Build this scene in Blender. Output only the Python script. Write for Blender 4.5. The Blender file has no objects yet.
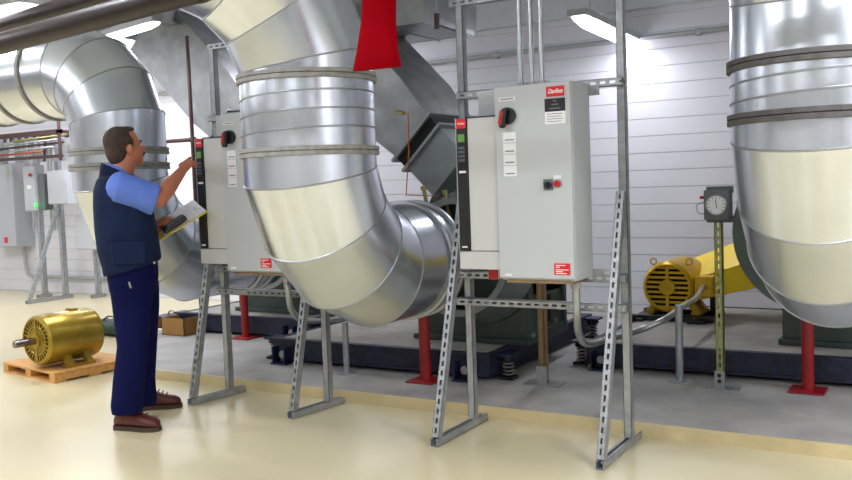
import bpy, bmesh, math, random
from math import sin, cos, tan, pi, radians, sqrt
from mathutils import Vector, Matrix
V = Vector
random.seed(7)
S = bpy.context.scene
COL = S.collection

# ------------------------------------------------------------------ camera
EYE = V((0, 0, 1.38)); FPX = 890.0
_y, _p, _r = radians(30.9), radians(3.65), radians(2.04)
FW = V((-sin(_y)*cos(_p), cos(_y)*cos(_p), -sin(_p)))
_R0 = V((cos(_y), sin(_y), 0)); _U0 = _R0.cross(FW)
RT = _R0*cos(_r) - _U0*sin(_r); UP = _U0*cos(_r) + _R0*sin(_r)
cd = bpy.data.cameras.new('camera'); cam = bpy.data.objects.new('camera', cd); COL.objects.link(cam)
cd.sensor_width = 36; cd.lens = FPX*36/852; cd.clip_start = .05
cam.matrix_world = Matrix(((RT.x, UP.x, -FW.x, EYE.x), (RT.y, UP.y, -FW.y, EYE.y), (RT.z, UP.z, -FW.z, EYE.z), (0, 0, 0, 1)))
S.camera = cam
# ------------------------------------------------------------------ world, exposure
w = bpy.data.worlds.new('world'); S.world = w; w.use_nodes = True
w.node_tree.nodes['Background'].inputs[0].default_value = (.9, .93, 1, 1)
w.node_tree.nodes['Background'].inputs[1].default_value = .35
S.view_settings.view_transform = 'Standard'; S.view_settings.look = 'None'
S.view_settings.gamma = 1; S.view_settings.use_curve_mapping = False
S.view_settings.exposure = .43
LAMP_W = 27.0     # watts of one fluorescent fixture
LAMP_EMIT = 7.0

def ray(px, py): return FW + RT*((px-426)/FPX) - UP*((py-240)/FPX)
def aY(px, py, y): d = ray(px, py); return EYE + d*((y-EYE.y)/d.y)
def aZ(px, py, z): d = ray(px, py); return EYE + d*((z-EYE.z)/d.z)

# ------------------------------------------------------------------ materials
def lin(c): return tuple(((v/255)/12.92 if v/255 <= .04045 else ((v/255+.055)/1.055)**2.4) for v in c) + (1,)
M = {}
def mat(name, c, rough=.5, metal=0, spec=.5, noise=0, nscale=8, bump=0, bscale=60, coat=0, emit=0, stretch=None):
    m = bpy.data.materials.new(name); m.use_nodes = True; nt = m.node_tree; N = nt.nodes; Lk = nt.links
    b = N['Principled BSDF']; b.inputs['Base Color'].default_value = lin(c)
    b.inputs['Roughness'].default_value = rough; b.inputs['Metallic'].default_value = metal
    b.inputs['Specular IOR Level'].default_value = spec
    if coat: b.inputs['Coat Weight'].default_value = coat; b.inputs['Coat Roughness'].default_value = .06
    if emit: b.inputs['Emission Color'].default_value = lin(c); b.inputs['Emission Strength'].default_value = emit
    tc = N.new('ShaderNodeTexCoord'); mp = N.new('ShaderNodeMapping'); Lk.new(tc.outputs['Object'], mp.inputs[0])
    if stretch: mp.inputs['Scale'].default_value = stretch
    if noise:
        n = N.new('ShaderNodeTexNoise'); n.inputs['Scale'].default_value = nscale; n.inputs['Detail'].default_value = 5
        Lk.new(mp.outputs[0], n.inputs['Vector'])
        r = N.new('ShaderNodeValToRGB'); e = r.color_ramp.elements
        l = lin(c); e[0].position = .32; e[1].position = .68
        e[0].color = tuple(v*(1-noise) for v in l[:3])+(1,); e[1].color = tuple(min(1, v*(1+noise*.6)) for v in l[:3])+(1,)
        Lk.new(n.outputs[0], r.inputs[0]); Lk.new(r.outputs[0], b.inputs['Base Color'])
    if bump:
        n = N.new('ShaderNodeTexNoise'); n.inputs['Scale'].default_value = bscale; n.inputs['Detail'].default_value = 3
        Lk.new(mp.outputs[0], n.inputs['Vector'])
        bp = N.new('ShaderNodeBump'); bp.inputs['Strength'].default_value = bump; bp.inputs['Distance'].default_value = .02
        Lk.new(n.outputs[0], bp.inputs['Height']); Lk.new(bp.outputs[0], b.inputs['Normal'])
    M[name] = m; return m

mat('floor', (210, 199, 163), .30, noise=.05, nscale=.8, coat=.25, bump=.012, bscale=2.5)
mat('kerb', (204, 188, 146), .35, noise=.12, nscale=6)
mat('concrete', (166, 164, 162), .7, noise=.22, nscale=3.5, bump=.15, bscale=80)
mat('slab', (165, 162, 156), .75, noise=.2, nscale=5, bump=.15, bscale=80)
mat('ceiling', (214, 221, 226), .8, noise=.05)
mat('galv', (216, 222, 231), .26, .95, noise=.08, nscale=3.5, bump=.035, bscale=5)
mat('galv_rect', (150, 152, 154), .45, .75, noise=.2, nscale=7, bump=.03, bscale=6)
mat('duct_seam', (165, 168, 172), .4, .9)
mat('duct_band', (150, 149, 147), .7, .1, noise=.2, nscale=30)
mat('duct_band_dark', (92, 89, 90), .75, .1, noise=.25, nscale=30)
mat('strut', (168, 172, 177), .42, .55, noise=.18, nscale=22)
mat('strut_green', (158, 160, 112), .4, .6, noise=.15, nscale=20)
mat('tan_steel', (150, 124, 92), .5, .3, noise=.2, nscale=12)
mat('enclosure', (188, 192, 197), .42, noise=.02, nscale=3)
mat('drive_white', (196, 197, 198), .45)
mat('black_plastic', (24, 25, 29), .35)
mat('black_label', (18, 17, 20), .4)
mat('display', (90, 128, 60), .3, emit=.25)
mat('keypad', (96, 108, 118), .5)
mat('red_label', (214, 26, 44), .45)
mat('red_plastic', (176, 22, 26), .3)
mat('red_paint', (150, 20, 28), .4, noise=.15, nscale=9)
mat('red_cloth', (138, 2, 16), .9, noise=.10, nscale=5, spec=.04)
mat('white_label', (232, 233, 238), .5)
mat('grey_print', (120, 120, 128), .6)
mat('white_print', (245, 245, 245), .5)
mat('navy_steel', (30, 31, 50), .45, noise=.5, nscale=14)
mat('navy_worn', (34, 36, 62), .55, noise=.6, nscale=22)
mat('blue_bracket', (26, 30, 68), .4)
mat('spring_black', (22, 22, 26), .4)
mat('spring_coil', (160, 150, 150), .35, .6)
mat('bolt', (170, 172, 176), .35, .7)
mat('fan_green', (64, 78, 75), .42, .2, noise=.12, nscale=6)
mat('fan_grey', (140, 148, 150), .42, .4, noise=.1, nscale=6)
mat('dark_void', (10, 10, 11), .8)
mat('rubber', (26, 24, 26), .8)
mat('gold', (206, 164, 26), .34, .35, noise=.12, nscale=9)
mat('gold_old', (170, 142, 50), .28, .55, noise=.22, nscale=7)
mat('yellow', (248, 214, 0), .42)
mat('shaft', (150, 140, 138), .25, .9)
mat('wood', (212, 158, 92), .7, noise=.2, nscale=5, stretch=(1, 8, 8))
mat('cardboard', (160, 118, 62), .8, noise=.1)
mat('dark_pipe', (44, 37, 37), .42, 0, spec=.28, noise=.2, nscale=8)
mat('brown_pipe', (70, 48, 46), .4, .3)
mat('conduit', (178, 182, 186), .3, .75, noise=.08, nscale=9)
mat('flex_grey', (150, 152, 148), .5, .2)
mat('copper', (190, 100, 60), .3, .8)
mat('brass', (150, 140, 90), .35, .7)
mat('lamp_glow', (246, 244, 255), .4, emit=LAMP_EMIT)
mat('lamp_case', (168, 170, 172), .5)
mat('box_grey', (178, 182, 190), .5)
mat('box_dark', (96, 102, 106), .5)
mat('wall_pipe', (176, 178, 180), .45, .3)
mat('green_led', (40, 235, 70), .4, emit=3)
mat('skin', (188, 116, 88), .5, noise=.06, nscale=14)
mat('hair', (66, 50, 40), .75, noise=.45, nscale=55, bump=.8, bscale=120, stretch=(1, 1, .35))
mat('shirt', (92, 122, 208), .8, noise=.06, nscale=10, bump=.2, bscale=14)
mat('vest', (18, 32, 64), .85, spec=.2, noise=.15, nscale=8, bump=.35, bscale=16)
mat('trousers', (13, 16, 62), .9, spec=.12, noise=.12, nscale=8, bump=.4, bscale=9)
mat('shoe', (88, 34, 32), .4, noise=.15, nscale=14)
mat('sole', (70, 52, 44), .7)
mat('clip_yellow', (222, 206, 40), .5)
mat('paper', (232, 234, 240), .6)
mat('eye_white', (225, 225, 225), .3)
mat('eye_dark', (30, 22, 20), .3)
mat('lips', (168, 98, 86), .5)
mat('green_cloth', (22, 56, 46), .6, noise=.3, nscale=14)
mat('teal_valve', (38, 120, 60), .5)
mat('spectacle', (40, 36, 40), .3)

def wall_mat(name, c, pitch=.158):
    m = mat(name, c, .42, noise=.02, nscale=2); nt = m.node_tree; N = nt.nodes; L = nt.links
    tc = N.new('ShaderNodeTexCoord'); sp = N.new('ShaderNodeSeparateXYZ'); L.new(tc.outputs['Object'], sp.inputs[0])
    d = N.new('ShaderNodeMath'); d.operation = 'DIVIDE'; L.new(sp.outputs[2], d.inputs[0]); d.inputs[1].default_value = pitch
    f = N.new('ShaderNodeMath'); f.operation = 'FRACT'; L.new(d.outputs[0], f.inputs[0])
    r = N.new('ShaderNodeValToRGB'); e = r.color_ramp.elements; e[0].position = 0; e[0].color = (0, 0, 0, 1); e[1].position = .07; e[1].color = (1, 1, 1, 1)
    L.new(f.outputs[0], r.inputs[0])
    bp = N.new('ShaderNodeBump'); bp.inputs['Strength'].default_value = .5; bp.inputs['Distance'].default_value = .008
    L.new(r.outputs[0], bp.inputs['Height']); L.new(bp.outputs[0], N['Principled BSDF'].inputs['Normal'])
    mx = N.new('ShaderNodeMixRGB'); mx.inputs[1].default_value = lin(tuple(int(v*.88) for v in c))
    ramp = [n for n in N if n.type == 'VALTORGB' and n != r][0]
    L.new(r.outputs[0], mx.inputs[0]); L.new(ramp.outputs[0], mx.inputs[2]); L.new(mx.outputs[0], N['Principled BSDF'].inputs['Base Color'])
wall_mat('wall_panel', (222, 222, 230))
mat('wall_plain', (206, 207, 212), .5, noise=.03, nscale=2)

# ------------------------------------------------------------------ mesh builder
def frame(d, hint=None):
    d = V(d).normalized(); h = V(hint) if hint else (V((0, 0, 1)) if abs(d.z) < .95 else V((1, 0, 0)))
    a = (h - d*h.dot(d)).normalized(); return a, d.cross(a)
class MB:
    def __init__(s): s.v = []; s.f = []
    def box(s, x0, x1, y0, y1, z0, z1):
        n = len(s.v); s.v += [V((x, y, z)) for z in (z0, z1) for x, y in ((x0, y0), (x1, y0), (x1, y1), (x0, y1))]
        s.f += [tuple(n+i for i in q) for q in ((3, 2, 1, 0), (4, 5, 6, 7), (0, 1, 5, 4), (1, 2, 6, 5), (2, 3, 7, 6), (3, 0, 4, 7))]; return s
    def bar(s, p0, p1, a, b, ax=None):            # box along p0-p1; ax = direction of the a size
        p0, p1 = V(p0), V(p1); u, w_ = frame(p1-p0, ax); n = len(s.v)
        for p in (p0, p1): s.v += [p+u*(i*a/2)+w_*(j*b/2) for i, j in ((-1, -1), (1, -1), (1, 1), (-1, 1))]
        s.f += [tuple(n+i for i in q) for q in ((3, 2, 1, 0), (4, 5, 6, 7), (0, 1, 5, 4), (1, 2, 6, 5), (2, 3, 7, 6), (3, 0, 4, 7))]; return s
    def cyl(s, p0, p1, r, r2=None, n=24, caps=True, ang=0):
        p0, p1 = V(p0), V(p1); r2 = r if r2 is None else r2; u, w_ = frame(p1-p0); k = len(s.v)
        for p, q in ((p0, r), (p1, r2)): s.v += [p+(u*cos(ang+2*pi*i/n)+w_*sin(ang+2*pi*i/n))*q for i in range(n)]
        s.f += [(k+i, k+(i+1) % n, k+n+(i+1) % n, k+n+i) for i in range(n)]
        if caps: s.f += [tuple(k+i for i in reversed(range(n))), tuple(k+n+i for i in range(n))]
        return s
    def tube(s, pts, r, n=12, closed=False, caps=True):
        pts = [V(p) for p in pts]; m = len(pts); k = len(s.v); u = None
        rr = r if hasattr(r, '__len__') else [r]*m
        for i, p in enumerate(pts):
            a = pts[i-1] if (i > 0 or closed) else p; b = pts[(i+1) % m] if (i < m-1 or closed) else p
            d = (b-a).normalized()
            if u is None: u = frame(d)[0]
            u = (u-d*u.dot(d)).normalized(); w_ = d.cross(u)
            s.v += [p+(u*cos(2*pi*j/n)+w_*sin(2*pi*j/n))*rr[i] for j in range(n)]
        for i in range(m if closed else m-1):
            a, b = k+i*n, k+((i+1) % m)*n
            s.f += [(a+j, a+(j+1) % n, b+(j+1) % n, b+j) for j in range(n)]
        if caps and not closed: s.f += [tuple(k+j for j in reversed(range(n))), tuple(k+(m-1)*n+j for j in range(n))]
        return s
    def loft(s, rings, caps=True):
        k = len(s.v); n = len(rings[0])
        for r in rings: s.v += [V(p) for p in r]
        for i in range(len(rings)-1):
            a, b = k+i*n, k+(i+1)*n
            s.f += [(a+j, a+(j+1) % n, b+(j+1) % n, b+j) for j in range(n)]
        if caps: s.f += [tuple(k+j for j in reversed(range(n))), tuple(k+(len(rings)-1)*n+j for j in range(n))]
        return s
    def lathe(s, p0, d, prof, n=32, caps=True):   # prof = [(distance along d, radius)]
        u, w_ = frame(d); d = V(d).normalized(); p0 = V(p0)
        return s.loft([[p0+d*t+(u*cos(2*pi*j/n)+w_*sin(2*pi*j/n))*r for j in range(n)] for t, r in prof], caps)
    def ball(s, c, rad, n=16, ax=None):           # rad = 3 radii in the frame ax (3 vectors)
        ax = ax or (V((1, 0, 0)), V((0, 1, 0)), V((0, 0, 1))); c = V(c)
        rad = rad if hasattr(rad, '__len__') else (rad,)*3; rs = []
        for i in range(n//2+1):
            t = pi*i/(n//2); t = max(.02, min(pi-.02, t))
            rs.append([c+ax[0]*(rad[0]*sin(t)*cos(2*pi*j/n))+ax[1]*(rad[1]*sin(t)*sin(2*pi*j/n))-ax[2]*(rad[2]*cos(t)) for j in range(n)])
        return s.loft(rs)
    def slot_plate(s, p0, p1, wdir, wd, th, pitch=.05, slot=.028, sw=.013):   # plate with real slots along its middle
        p0, p1 = V(p0), V(p1); L = (p1-p0).length; d = (p1-p0)/L; wdir = V(wdir).normalized(); nn = d.cross(wdir)
        for sg in (-1, 1):
            o = wdir*sg*(wd/2+sw/2)/2; s.bar(p0+o, p1+o, (wd-sw)/2, th, wdir)
        t = 0; g = (pitch-slot)
        while t < L:
            e = min(L, t+g); s.bar(p0+d*t, p0+d*e, sw, th, wdir); t += pitch
        return s
    def channel(s, p0, p1, face, wd=.041, slots=True):    # U strut; closed slotted side looks along 'face'
        p0, p1 = V(p0), V(p1); d = (p1-p0).normalized(); face = V(face); face = (face-d*face.dot(d)).normalized(); sd = d.cross(face)
        o = face*(wd/2-.0015)
        if slots: s.slot_plate(p0+o, p1+o, sd, wd, .003)
        else: s.bar(p0+o, p1+o, wd, .003, sd)
        for g in (-1, 1):
            q = sd*g*(wd/2-.0015); s.bar(p0+q, p1+q, .003, wd, sd)
            q2 = sd*g*(wd/2-.005)-face*(wd/2-.0015); s.bar(p0+q2, p1+q2, .010, .003, sd)
        return s
    def xf(s, mtx): s.v = [mtx @ p for p in s.v]; return s
BASE = {}
def put(o, label=None, cat=None, group=None, kind=None):
    if label: o['label'] = label
    if cat: o['category'] = cat
    if group: o['group'] = group
    if kind: o['kind'] = kind
    return o
def obj(name, mb, m, parent=None, bevel=0, smooth=35, label=None, cat=None, group=None, kind=None, remesh=0, sm=0, rot=None):
    me = bpy.data.meshes.new(name)
    if parent is not None: base = BASE[parent.name]
    else:
        xs = [p.x for p in mb.v]; ys = [p.y for p in mb.v]; zs = [p.z for p in mb.v]
        base = V(((min(xs)+max(xs))/2, (min(ys)+max(ys))/2, min(zs)))
        if kind == 'structure': base = V((0, 0, 0))
    me.from_pydata([tuple(p-base) for p in mb.v], [], mb.f); me.update()
    bm = bmesh.new(); bm.from_mesh(me); bmesh.ops.recalc_face_normals(bm, faces=bm.faces); bm.to_mesh(me); bm.free()
    me.materials.append(M[m]); o = bpy.data.objects.new(name, me); COL.objects.link(o)
    if parent is None: o.location = base
    else: o.parent = parent
    BASE[o.name] = base
    if remesh:
        r = o.modifiers.new('r', 'REMESH'); r.mode = 'VOXEL'; r.voxel_size = remesh
        if sm: q = o.modifiers.new('s', 'SMOOTH'); q.iterations = sm; q.factor = .5
        bpy.context.view_layer.update(); dg = bpy.context.evaluated_depsgraph_get()
        nm = bpy.data.meshes.new_from_object(o.evaluated_get(dg)); o.modifiers.clear(); o.data = nm; me = nm
        if not me.materials: me.materials.append(M[m])
        me.materials[0] = M[m]
    if bevel:
        b = o.modifiers.new('b', 'BEVEL'); b.width = bevel; b.segments = 2; b.limit_method = 'ANGLE'; b.angle_limit = radians(50)
    me.polygons.foreach_set('use_smooth', [True]*len(me.polygons)); me.set_sharp_from_angle(angle=radians(smooth if not remesh else 80))
    return put(o, label, cat, group, kind)
def thing(name, loc, label, cat, group=None):
    o = bpy.data.objects.new(name, None); COL.objects.link(o); o.location = V(loc); o.empty_display_size = .1
    BASE[o.name] = V(loc); return put(o, label, cat, group)
def copy_tree(o, parent=None):
    c = o.copy(); COL.objects.link(c); c.parent = parent
    for ch in list(o.children): copy_tree(ch, c)
    return c
def text(name, s, c, right, up, size, m, parent, label=None, bold=False, width=None, shear=0):
    cu = bpy.data.curves.new(name, 'FONT'); cu.body = s; cu.size = size; cu.align_x = 'CENTER'; cu.align_y = 'CENTER'; cu.extrude = .0006; cu.shear = shear
    if bold: cu.offset = size*.02
    t = bpy.data.objects.new('tmp', cu); COL.objects.link(t); bpy.context.view_layer.update()
    me = bpy.data.meshes.new_from_object(t.evaluated_get(bpy.context.evaluated_depsgraph_get())); COL.objects.unlink(t); bpy.data.objects.remove(t)
    right = V(right).normalized(); up = V(up).normalized(); nn = right.cross(up)
    sx = 1
    if width and len(me.vertices): sx = width/(max(v.co.x for v in me.vertices)-min(v.co.x for v in me.vertices))
    base = BASE[parent.name]; c = V(c)
    for v in me.vertices: v.co = c+right*(v.co.x*sx)+up*v.co.y+nn*v.co.z-base
    me.materials.clear(); me.materials.append(M[m]); o = bpy.data.objects.new(name, me); COL.objects.link(o); o.parent = parent; BASE[o.name] = base
    if label: o['label'] = label
    return o

# ================================================================== ROOM
WY = 8.2; WX0 = -13.2; WX1 = 4.2; FY = -4.2; CZ = 3.25
obj('floor', MB().box(WX0-.1, WX1+.1, FY-.1, WY+.1, -.1, 0), 'floor', kind='structure')
obj('ceiling', MB().box(WX0-.1, WX1+.1, FY-.1, WY+.1, CZ, CZ+.1), 'ceiling', kind='structure')
obj('wall_back', MB().box(WX0, WX1, WY, WY+.1, 0, CZ), 'wall_panel', kind='structure')
obj('wall_left', MB().box(WX0-.1, WX0, FY, WY, 0, CZ), 'wall_panel', kind='structure')
obj('wall_right', MB().box(WX1, WX1+.1, FY, WY, 0, CZ), 'wall_panel', kind='structure')
obj('wall_front', MB().box(WX0, WX1, FY-.1, FY, 0, CZ), 'wall_plain', kind='structure')
obj('trim_1', MB().box(WX0, WX1, WY-.12, WY, 2.90, CZ), 'ceiling', kind='structure')
PZ = .07; PX0 = -6.55; PYF = 4.56
CX0 = -5.45; CY1 = 5.45      # the plinth's left corner is cut off at a slant
outl = [(CX0, PYF+.012), (WX1, PYF+.012), (WX1, WY), (PX0, WY), (PX0, CY1)]
plat = MB().loft([[V((x, y, z)) for x, y in outl] for z in (0, PZ)])
obj('plinth', plat, 'concrete', kind='structure', label='low grey concrete equipment plinth')
obj('trim_2', MB().box(CX0, WX1, PYF, PYF+.012, 0, PZ), 'kerb', kind='structure')
obj('trim_3', MB().bar((CX0, PYF+.006, PZ/2), (PX0, CY1, PZ/2), .012, PZ, (1, 1, 0)).box(PX0-.012, PX0, CY1, WY, 0, PZ), 'kerb', kind='structure')

# ------------------------------------------------------------------ fluorescent fixtures
def lamp(c, along, L, label, group=None, wd=1, power=1):
    c = V(c); d = V(along).normalized(); sd = V((0, 0, 1)).cross(d)
    t = thing('fluorescent_light', c+V((0, 0, .05)), label, 'ceiling light', group)
    obj('housing', MB().bar(c-d*L/2+V((0, 0, .03)), c+d*L/2+V((0, 0, .03)), .17*wd, .05, sd), 'lamp_case', t, bevel=.008)
    rs = []
    for k in range(9):
        a = k/8; e = L/2-.02-(.05 if k in (0, 8) else 0)*1; q = (.075 if k not in (0, 8) else .05)*wd
        p = c+d*((a-.5)*2*(L/2-.02))
        rs.append([p+sd*(q*cos(pi*j/8)*1.0)+V((0, 0, .005-.07*wd*sin(pi*j/8)*(q/.075/wd))) for j in range(9)])
    obj('diffuser', MB().loft(rs), 'lamp_glow', t)
    for g in (-1, 1):
        p = c+d*g*L*.33; obj('hanger_rod', MB().cyl(p+V((0, 0, .05)), V((p.x, p.y, CZ)), .005, n=8), 'conduit', t)
    ld = bpy.data.lights.new('tube_light', 'AREA'); ld.shape = 'RECTANGLE'; ld.size = L; ld.size_y = .14; ld.energy = LAMP_W*power; ld.color = (.93, .95, 1)
    lo = bpy.data.objects.new('tube_light', ld); COL.objects.link(lo); lo.parent = t
    lo.matrix_local = Matrix((( d.x, sd.x, 0, 0), (d.y, sd.y, 0, 0), (0, 0, 1, -.135), (0, 0, 0, 1)))
    return t
pa = aZ(577, 16, 2.62); pb = aZ(643, 47, 2.62)
lamp((pa+pb)/2, pb-pa, (pb-pa).length*1.0, 'white fluorescent strip light hanging to the right of the three conduits', power=.5)
pa = aZ(98, 40, 2.72); pb = aZ(158, 22, 2.72)
lamp((pa+pb)/2, (pb-pa), (pb-pa).length, 'fluorescent strip light showing just under the dark overhead pipe', power=.6, wd=.6)
pa = aZ(36, 5, 2.22)
lamp(pa-V((.75, 0, 0)), (1, 0, 0), 1.5, 'glaring fluorescent light in the top left corner above the dark pipes', power=.4)
pa = aZ(160, 101, 2.75)
lamp(V((-9.3, 7.2, 2.72)), (1, 0, 0), 1.3, 'small distant fluorescent light beside the sloping duct on the left')
for x, y in ((-6.2, 1.6), (-3.4, 1.9), (-.6, 1.6), (1.6, 1.9), (-4.8, -.8), (-1.8, -.8), (1.4, -1), (-8.8, 1.2), (-11, 4.2), (-9, 4.6), (-7.6, 6.9), (2.4, 4.4), (.4, 3.0), (3.2, 1.0), (-5.6, 7.2), (-6.9, 3.6), (-11.6, 6.6)):  # extra fixtures added only to light the room, most out of view
    lamp(V((x, y, 3.0)), (1, 0, 0) if y < 5 else (0, 1, 0), 1.3, 'added fluorescent fixture, mostly out of view, lighting the aisle and plant', 'fluorescent fixtures added to light the room', power=1.3 if y < 5 else .5)

# ================================================================== ROUND DUCTS
def mitre(pts, r, bn, n=72):
    """straight gores joined on mitre planes; bn = per piece first frame axis (bend normal)"""
    out = []; m = len(pts); rings = []
    for i in range(m):
        row = []
        for pc in (i-1, i):
            if 0 <= pc < m-1:
                d = (pts[pc+1]-pts[pc]).normalized()
                d0 = (pts[i]-pts[i-1]).normalized() if i > 0 else d; d1 = (pts[i+1]-pts[i]).normalized() if i < m-1 else d
                nn = (d0+d1).normalized(); u = V(bn[pc]).normalized(); u = (u-d*u.dot(d)).normalized(); w_ = d.cross(u)
                rg = []
                for j in range(n):
                    c = (u*cos(2*pi*j/n)+w_*sin(2*pi*j/n))*r; rg.append(pts[i]+c-d*(c.dot(nn)/d.dot(nn)))
                row.append(rg)
        rings.append(row)
    return rings
def piece(rings, i):  # piece between joint i and i+1
    a = rings[i][-1]; b = rings[i+1][0] if len(rings[i+1]) == 2 else rings[i+1][0]
    return a, b
def round_duct(x0, y0, r, ztop, Ru, zc, Rl, yend, run, bands, label, seams=(), rdir=(-1, 0), bandm='duct_band'):
    """run along -X overhead, elbow down, straight, elbow to +Y"""
    t = thing('round_duct', (x0, y0, zc-Rl-r), label, 'duct')
    D = V((rdir[0], rdir[1], 0)).normalized(); zr = ztop+Ru; cu = V((x0, y0, ztop))+D*Ru; k = 1/cos(radians(11.25))
    up = [cu+(V((0, 0, 1))*cos(a)-D*sin(a))*Ru*k for a in map(radians, (11.25, 33.75, 56.25, 78.75))]
    cl = V((x0, y0+Rl, zc))
    lo = [cl+(V((0, -1, 0))*cos(a)+V((0, 0, -1))*sin(a))*Rl*k for a in map(radians, (11.25, 33.75, 56.25, 78.75))]
    X, Y = V((0, 0, 1)).cross(D), (1, 0, 0)
    pu = [V((x0, y0, zr))+D*(Ru+run)]+up+[V((x0, y0, ztop-.02))]
    ru = mitre(pu, r, [X]*5); mu = MB()
    for i in range(1, 5): mu.loft(piece(ru, i), caps=False)
    obj('elbow', mu, 'galv', t)
    sb = MB()
    for i in range(1, 5): sb.tube(ru[i][0], .0045, 6, closed=True)
    obj('elbow_seams', sb, 'duct_seam', t)
    mm = MB().loft(piece(ru, 0), caps=False); 
    obj('overhead_run', mm, 'galv', t)
    pl = [V((x0, y0, zc+.0))]+lo+[V((x0, yend, zc-Rl))]
    rl = mitre(pl, r, [Y]*5); ml = MB()
    for i in range(0, 5): ml.loft(piece(rl, i), caps=False)
    obj('elbow', ml, 'galv', t)
    sb = MB()
    for i in range(1, 5): sb.tube(rl[i][0], .0045, 6, closed=True)
    obj('elbow_seams', sb, 'duct_seam', t)
    n = 72
    ring = lambda z, q=r, tl=0: [V((x0+q*cos(2*pi*j/n), y0+q*sin(2*pi*j/n), z+tl*cos(2*pi*j/n))) for j in range(n)]
    obj('straight_section', MB().loft([ring(ztop-.02, r*1.004), ring(zc, r*1.004)], caps=False), 'galv', t)
    if seams:
        sb = MB()
        for z in seams: sb.tube(ring(z, r*1.006, .018), .005, 6, closed=True)
        obj('spiral_seam', sb, 'duct_seam', t)
    for z in bands:
        h = .024
        obj('clamp_band', MB().loft([ring(z-h, r+.004), ring(z-h*.9, r+.017), ring(z-.003, r+.017), ring(z, r+.008), ring(z+.003, r+.017), ring(z+h*.9, r+.017), ring(z+h, r+.004)], caps=False), bandm, t)
    if yend:
        zb = zc-Rl
        for yy in (yend-.16, yend-.02):
            fb = MB(); fb.lathe((x0, yy-.02, zb), (0, 1, 0), [(0, r+.002), (.004, r+.02), (.03, r+.02), (.034, r+.002)], n=n, caps=False)
            obj('end_band', fb, 'duct_seam', t)
    if run:
        for k_ in range(int(run/.32)):
            fb = MB(); fb.lathe(V((x0, y0, zr))+D*(Ru+.14+k_*.32), D, [(0, r+.002), (.003, r+.012), (.03, r+.012), (.034, r+.002)], n=n, caps=False)
            obj('run_band', fb, 'duct_band', t)
    return t
DR = .345
round_duct(-2.9, 3.7, DR, 1.88, .75, 1.575, .66, 4.72, 3.2, (1.935, 1.56), 'large round silver duct curving down between the two grey cabinets', (1.66, 1.75, 1.84), (-.5, -.87))
round_duct(-.487, 4.0, DR, 1.935, .80, 1.65, .655, 5.12, 5.0, (1.815, 1.595), 'large round silver duct at the right edge with two dark clamp bands', (1.68, 1.755), (-.05, -1), 'duct_band_dark')
round_duct(-4.80, 4.08, .305, 1.78, .44, 1.60, .70, 5.3, 4.0, (1.66, 1.56), 'round silver duct behind the man, elbowed to the left near the ceiling')

# ------------------------------------------------------------------ fans on their inertia bases
def isolator(c, parent):
    x, y = c
    g = obj('spring_isolator', MB().box(x-.05, x+.05, y-.05, y+.05, PZ, PZ+.02), 'spring_black', parent)
    m = MB()
    for k in range(4): m.tube([V((x+.036*cos(a*pi/6), y+.036*sin(a*pi/6), PZ+.035+k*.024)) for a in range(12)], .006, 6, closed=True)
    obj('coil', m, 'spring_coil', g); obj('cap', MB().cyl((x, y, PZ+.125), (x, y, PZ+.155), .048, n=20).cyl((x, y, PZ+.02), (x, y, PZ+.125), .02, n=12), 'spring_black', g)
    obj('bracket', MB().box(x-.06, x+.06, y-.055, y+.08, PZ+.155, PZ+.17), 'blue_bracket', g)
def skid(x0, x1, y0, y1, label, top=.25, name='inertia_base', iso=True):
    t = thing(name, ((x0+x1)/2, (y0+y1)/2, PZ), label, 'equipment base')
    z0 = PZ+.03
    e = .045
    m = MB().box(x0, x1, y0, y0+e, z0, top).box(x0, x1, y1-e, y1, z0, top).box(x0, x0+e, y0+e, y1-e, z0, top).box(x1-e, x1, y0+e, y1-e, z0, top)
    m.box(x0-.01, x1+.01, y0-.012, y0, top-.02, top).box(x0-.01, x1+.01, y0-.012, y0, z0, z0+.018).box(x1, x1+.012, y0-.012, y1, top-.02, top).box(x1, x1+.012, y0-.012, y1, z0, z0+.018)
    obj('steel_frame', m, 'navy_worn', t)
    obj('concrete_fill', MB().box(x0+e, x1-e, y0+e, y1-e, z0+.02, top-.004), 'slab', t)
    if iso:
        for px_, py_ in ((x0-.07, y0+.1), (x1+.072, y0+.12), (x1+.072, y1-.15)): isolator((px_, py_), t)
        for xx in (x0+.12, x1-.17):
            b = obj('bracket', MB().box(xx-.07, xx+.07, y0-.10, y0-.013, PZ, PZ+.012).box(xx-.06, xx-.05, y0-.09, y0-.013, PZ+.012, PZ+.13).box(xx+.05, xx+.06, y0-.09, y0-.013, PZ+.012, PZ+.13), 'blue_bracket', t)
            obj('bolt', MB().cyl((xx, y0-.013, PZ+.07), (xx, y0-.05, PZ+.07), .028, n=14), 'bolt', b)
    return t
skid(-4.46, -2.62, 5.14, 7.0, 'dark navy sprung steel base filled with concrete under the centre fan')
skid(-2.2, .6, 5.78, 7.7, 'dark scuffed steel base under the yellow motor and right fan')
skid(-6.3, -4.75, 5.95, 7.6, 'dark sprung steel base behind the left strut frame')

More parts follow.
